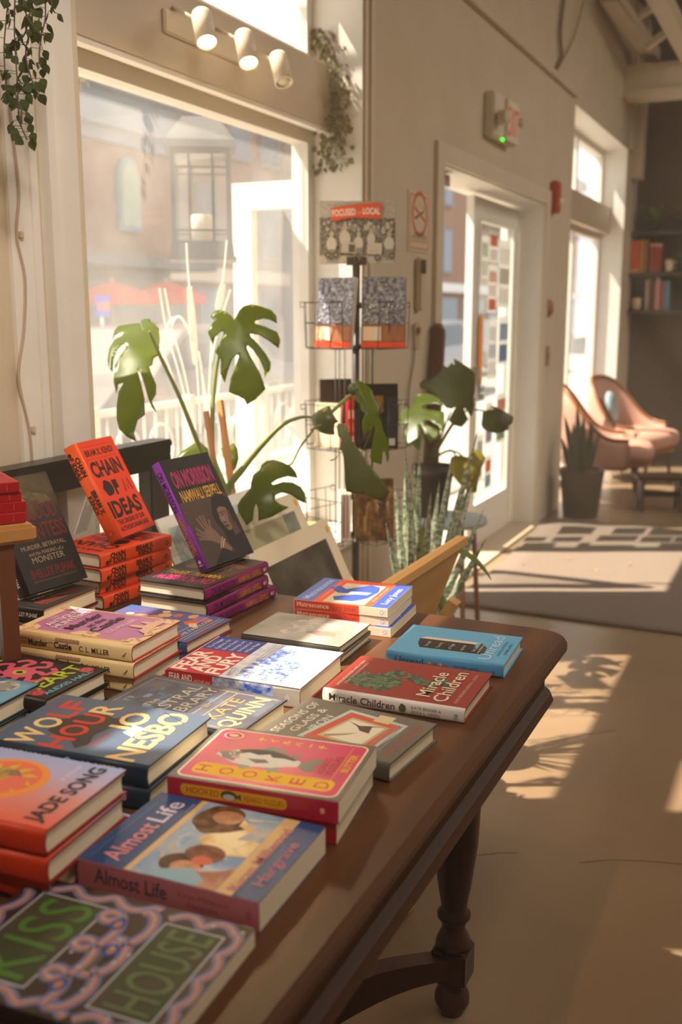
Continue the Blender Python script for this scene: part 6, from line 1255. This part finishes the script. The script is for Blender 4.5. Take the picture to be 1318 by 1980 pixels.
# orange brick building beyond
yB1 = 26
def block(name, label, X_, y0, y1, h, m_, wins, sill='#d8c4ac', depth=6, zwin=(2.9, 4.6), roofc='#8a8078', z2=None):
    o = thing(name, label, 'building', (X_-depth/2, (y0+y1)/2, -.12)); m = MB(); m.box((X_-depth, y0, -.1), (X_, y1, h)); m.build('wall', m_, o, world=True)
    m = MB(); m.box((X_-depth-.1, y0-.1, h-.1), (X_+.35, y1+.1, h+.35)); m.build('cornice', mat(roofc, .7), o, world=True)
    m = MB(); m.box((X_, y0, 2.2), (X_+.25, y1, 2.55)); m.build('shop_band', mat(sill, .7), o, world=True)
    n = wins; st = (y1-y0)/n
    for i in range(n):
        for za, zb_ in [zwin]+([z2] if z2 else []):
            yc = y0+st*(i+.5); m = MB(); m.box((X_, yc-.55, za), (X_+.08, yc+.55, zb_)); f = m.build('window', mat('#7d7a78', .6), o, world=True)
            m = MB(); m.box((X_+.08, yc-.45, za+.1), (X_+.1, yc+.45, zb_-.1)); m.build('pane', mat('#6a7078', .15), f, world=True)
        m = MB(); m.box((X_-.02, y0+st*i+.35, .2), (X_+.03, y0+st*(i+1)-.35, 2.0)); m.build('shop_window', mat('#5c6a70', .15, 'shop_glass'), o, world=True)
    return o
block('brick_building', 'pale orange brick building beyond the corner one across the street', BX-1.2, yA1+.8, 27, 8.2, BRK2, 4, z2=(5.4, 7.0))
block('grey_building', 'grey clapboard building further along the street', BX-.2, 27.2, 36, 6.6, mat('#a39a90', .8, 'grey_clapboard'), 3, roofc='#77706a')
block('brick_building', 'brown brick row with a white shop band seen through the open door', BX, 36.2, 62, 8.5, mat('#9a7258', .9, 'brown_brick', kind='brick', c2='#a8805f', scale=5), 7, sill='#e3ded6', z2=(5.4, 7.2))
# patio umbrellas across the street
def umbrella(px, label):
    c = at(px, 560, X=-11.8); o = thing('patio_umbrella', label, 'umbrella', (c.x, c.y, -.12), 0, 'red patio umbrellas across the street')
    zt_ = at(px, 543, X=-11.8).z+.12; zb_ = at(px, 578, X=-11.8).z+.12; R_ = .80
    m = MB(); n = 8; vs = [(0, 0, zt_)]+[(R_*math.cos(2*PI*i/n), R_*math.sin(2*PI*i/n), zb_+.08) for i in range(n)]+[(R_*math.cos(2*PI*i/n), R_*math.sin(2*PI*i/n), zb_-.10) for i in range(n)]
    m.add(vs, [(0, 1+i, 1+(i+1) % n) for i in range(n)]+[(1+i, 1+n+i, 1+n+(i+1) % n, 1+(i+1) % n) for i in range(n)]); m.build('canopy', mat('#d8422c', .7, 'red_canopy', trans=.3, kind='#e8503a'), o)
    m = MB(); m.tube([(0, 0, 0), (0, 0, zt_+.05)], .03); m.build('pole', mat('#b0aaa0', .5), o)
umbrella(216, 'left red patio umbrella across the street'); umbrella(322, 'right red patio umbrella across the street')
c = at(197, 592, X=-9.5); o = thing('street_sign', 'small blue and red round-cornered sign below the left red umbrella', 'sign', (c.x, c.y, -.12))
m = MB(); zz = c.z+.12; m.box((0, -.16, zz-.15), (.03, .16, zz+.15), bev=.01); m.build('panel', mat('#3a5ad0', .5), o)
m = MB(); m.box((.03, -.14, zz-.06), (.04, .14, zz+.06)); m.build('band', mat('#d8705c', .5), o); m = MB(); m.tube([(0, 0, 0), (0, 0, zz-.15)], .02); m.build('post', mat('#8a8a8a', .5), o)
# white iron fence on the near sidewalk
fz = at(400, 772, X=-3.4).z
o = thing('iron_fence', 'pale iron fence with scrolled panels along the near sidewalk', 'fence', (-3.4, 4, -.12)); FI = mat('#b9b6ae', .5, 'sunlit_pale_iron')
m = MB(); y_a, y_b = 1.5, 8.8; zf = fz+.12
for z in (zf, zf*.52, .12): m.bar((0, y_a-4, z), (0, y_b-4, z), .04, .035)
m.build('rails', FI, o)
for i in range(9):
    m = MB(); y = y_a+(y_b-y_a)*i/8-4; m.box((-.03, y-.03, 0), (.03, y+.03, zf+.04)); m.build('post', FI, o)
m = MB()
for i in range(8):
    yc = y_a+(y_b-y_a)*(i+.5)/8-4
    for zc_ in (zf*.28, zf*.76):
        for s in (-1, 1): m.tube([(0, yc+s*.16+.12*math.cos(t*PI/8), zc_+.14*math.sin(t*PI/8)) for t in range(17)], .007, 5)
    for k in range(-3, 4): m.tube([(0, yc+k*.11, .12), (0, yc+k*.11, zf)], .006, 5)
m.build('scrolls', FI, o)
# parked cars
def car(label, x, y, c_, rot=0):
    o = thing('parked_car', label, 'car', (x, y, -.12), rot); W_ = .86
    P = [(-2.1, .30), (-2.15, .62), (-1.9, .80), (-1.25, .88), (-.65, 1.36), (.75, 1.40), (1.45, .95), (2.05, .86), (2.15, .55), (2.1, .28)]
    m = MB(); m.prism(P, -W_, W_, axis=0); m.build('body', mat(c_, .25, coat=.5), o)
    m = MB(); m.prism([(-1.08, .90), (-.58, 1.30), (.70, 1.33), (1.28, .94)], -W_-.01, W_+.01, axis=0); m.build('windows', mat('#2f3438', .08), o)
    for yy in (-1.35, 1.4):
        for s in (-1, 1): m = MB(); m.lathe([(.30, -.09), (.33, -.07), (.33, .07), (.30, .09), (.12, .09)], n=24, M=Matrix.Translation((s*.80, yy, .33)) @ Matrix.Rotation(PI/2, 4, 'Y')); m.build('wheel', mat('#1c1b1a', .7), o)
car('dusty brown car parked across the street beyond the fence', -7.2, 10.2, '#5f5753'); car('grey car parked further along the street', -7.2, 18.6, '#6f7173'); car('dark grey car parked far along the street by the doorway view', -7.4, 26, '#4c5054')
# hanging lantern outside the window
lc = at(390, 372, d=3.95); LZ = {k: at(390, v, d=3.95).z-lc.z for k, v in dict(top=236, eave=282, ev2=296, g0=300, g1=465, base0=468, base1=498).items()}; LW = 118/1988*3.95/2
o = thing('street_lantern', 'large grey metal lantern with peaked roof and glass sides hanging outside the window', 'lantern', (lc.x, lc.y, lc.z), YAW+math.radians(6)); GM = mat('#474e56', .55, 'weathered_grey_metal')
def frust(m, a, z0, b, z1): m.add([(sx*a, sy*a, z0) for sx, sy in ((-1,-1),(1,-1),(1,1),(-1,1))]+[(sx*b, sy*b, z1) for sx, sy in ((-1,-1),(1,-1),(1,1),(-1,1))], [(3,2,1,0),(4,5,6,7),(0,1,5,4),(1,2,6,5),(2,3,7,6),(3,0,4,7)])
m = MB(); frust(m, LW*1.12, LZ['eave'], LW*.55, LZ['top']); frust(m, LW*1.17, LZ['ev2'], LW*1.12, LZ['eave']); frust(m, LW*.95, LZ['ev2']-.02, LW*.98, LZ['ev2']); m.build('roof', GM, o)
m = MB(); frust(m, LW*1.05, LZ['base1'], LW*1.0, LZ['base0']); frust(m, LW*1.12, LZ['base1']-.012, LW*1.12, LZ['base1']); m.build('base', GM, o)
m = MB(); s = LW*.9; z0, z1 = LZ['base0'], LZ['ev2']-.02
for sx in (-1, 1):
    for sy in (-1, 1): m.bar((sx*s, sy*s, z0), (sx*s, sy*s, z1), .018, .018)
for f in (-.42, .42):
    for a in (-1, 1): m.bar((s*f, a*s, z0), (s*f, a*s, z1), .007, .007); m.bar((a*s, s*f, z0), (a*s, s*f, z1), .007, .007)
for zz in (z0+.04, z1-.05):
    for a in (-1, 1): m.bar((-s, a*s, zz), (s, a*s, zz), .007, .007); m.bar((a*s, -s, zz), (a*s, s, zz), .007, .007)
m.build('glazing_bars', GM, o)
m = MB(); k = s*.98
for a in (-1, 1): m.box((-k, a*k-.001, z0), (k, a*k+.001, z1)); m.box((a*k-.001, -k, z0), (a*k+.001, k, z1))
m.build('glass_panels', glass('lantern_glass', .08), o)
m = MB(); m.lathe([(.045, z0), (.045, z0+.10), (.04, z0+.105), (.0, z0+.105)], n=20); m.build('candle', mat('#ece6da', .6, 'cream_wax', trans=.3), o)
m = MB(); hz = 3.1-lc.z; wv = Matrix.Rotation(-YAW-math.radians(6), 4, 'Z') @ Vector((XO+.01-lc.x, 0, 0)); m.tube([(0, 0, LZ['top']), (0, 0, hz)], .0025, 6); m.tube([(0, 0, hz), Vector((wv.x, wv.y, hz))], .01, 6); m.build('hanger', GM, o)
# white cattail decal drawn on the glass
gx = -1.874
def gw(px, py): return at(px, py, X=gx)
dc = thing('window_decal', 'white cattail and grass drawing on the big window glass', 'window decal', (gx, 2.9, 1.4)); DW = mat('#f2f0ea', .6, 'white_glass_paint', trans=.5)
m = MB()
def dstroke(P, w_):
    B = bezier([gw(*p) for p in P], 8); n = len(B); vs = []
    for i, p in enumerate(B):
        d = (B[min(i+1, n-1)]-B[max(i-1, 0)]).normalized(); s = d.cross(Vector((1, 0, 0)))*(w_/2); vs += [p-s, p+s]
    m.add(vs+[v+Vector((.0015, 0, 0)) for v in vs], [(2*i, 2*i+1, 2*i+3, 2*i+2) for i in range(n-1)]+[(2*n+2*i, 2*n+2*i+2, 2*n+2*i+3, 2*n+2*i+1) for i in range(n-1)])
for P in ([(308, 558), (322, 640), (345, 720), (372, 830)], [(318, 558), (334, 640), (356, 720), (378, 830)], [(360, 470), (362, 510), (366, 556)], [(380, 705), (384, 770), (387, 838)], [(388, 700), (396, 760), (402, 815)], [(438, 465), (434, 510), (430, 548)], [(410, 640), (406, 710), (402, 790)], [(332, 660), (334, 625), (346, 612), (360, 630), (372, 660)], [(328, 655), (324, 630), (334, 614)], [(308, 665), (330, 720), (352, 790), (366, 838)], [(430, 700), (424, 740), (416, 780)], [(384, 680), (392, 740), (396, 800)], [(445, 560), (420, 640), (408, 700)]): dstroke(P, .006)
m.build('stalks', DW, dc, world=True)
for (ax, ay), (bx, by), w_ in (((366, 555), (378, 704), .040), ((432, 548), (420, 600), .040)):
    m = MB(); a = gw(ax, ay); b_ = gw(bx, by); d = b_-a; L = d.length; d.normalize(); s = d.cross(Vector((1, 0, 0))); P = []
    out = [a+d*L*t+s*sg*w_/2*math.sin(PI*min(1, max(0, .06+.88*t)))**.3 for sg, rg in ((1, range(0, 13)), (-1, range(12, -1, -1))) for t in (i/12 for i in rg)]
    m.add(out+[v+Vector((.0015, 0, 0)) for v in out], [list(range(26)), list(range(26, 52))[::-1]]); m.build('cattail_head', mat('#efece5', .7, 'white_cattail_paint', c2='#c9c5bc', scale=160, trans=.5, lo=.4, hi=.6), dc, world=True)

# ================================================================ FAINT HAZE ADDED TO THE ROOM IN PLACE OF A LENS VEIL
hz = MB(); hz.box((XW-.1, -3.05, -.05), (5.05, 10.3, CEIL+.05)); hm = bpy.data.materials.new('veil_haze'); hm.use_nodes = True
N = hm.node_tree.nodes; N.remove(N['Principled BSDF']); v = N.new('ShaderNodeVolumeScatter'); v.inputs['Density'].default_value = .025; v.inputs['Anisotropy'].default_value = .35; v.inputs['Color'].default_value = (1, .86, .68, 1)
hm.node_tree.links.new(v.outputs[0], N['Material Output'].inputs['Volume']); tag(hz.build('haze', hm), 'faint warm haze added through the shop as a veil', 'haze', kind='stuff')
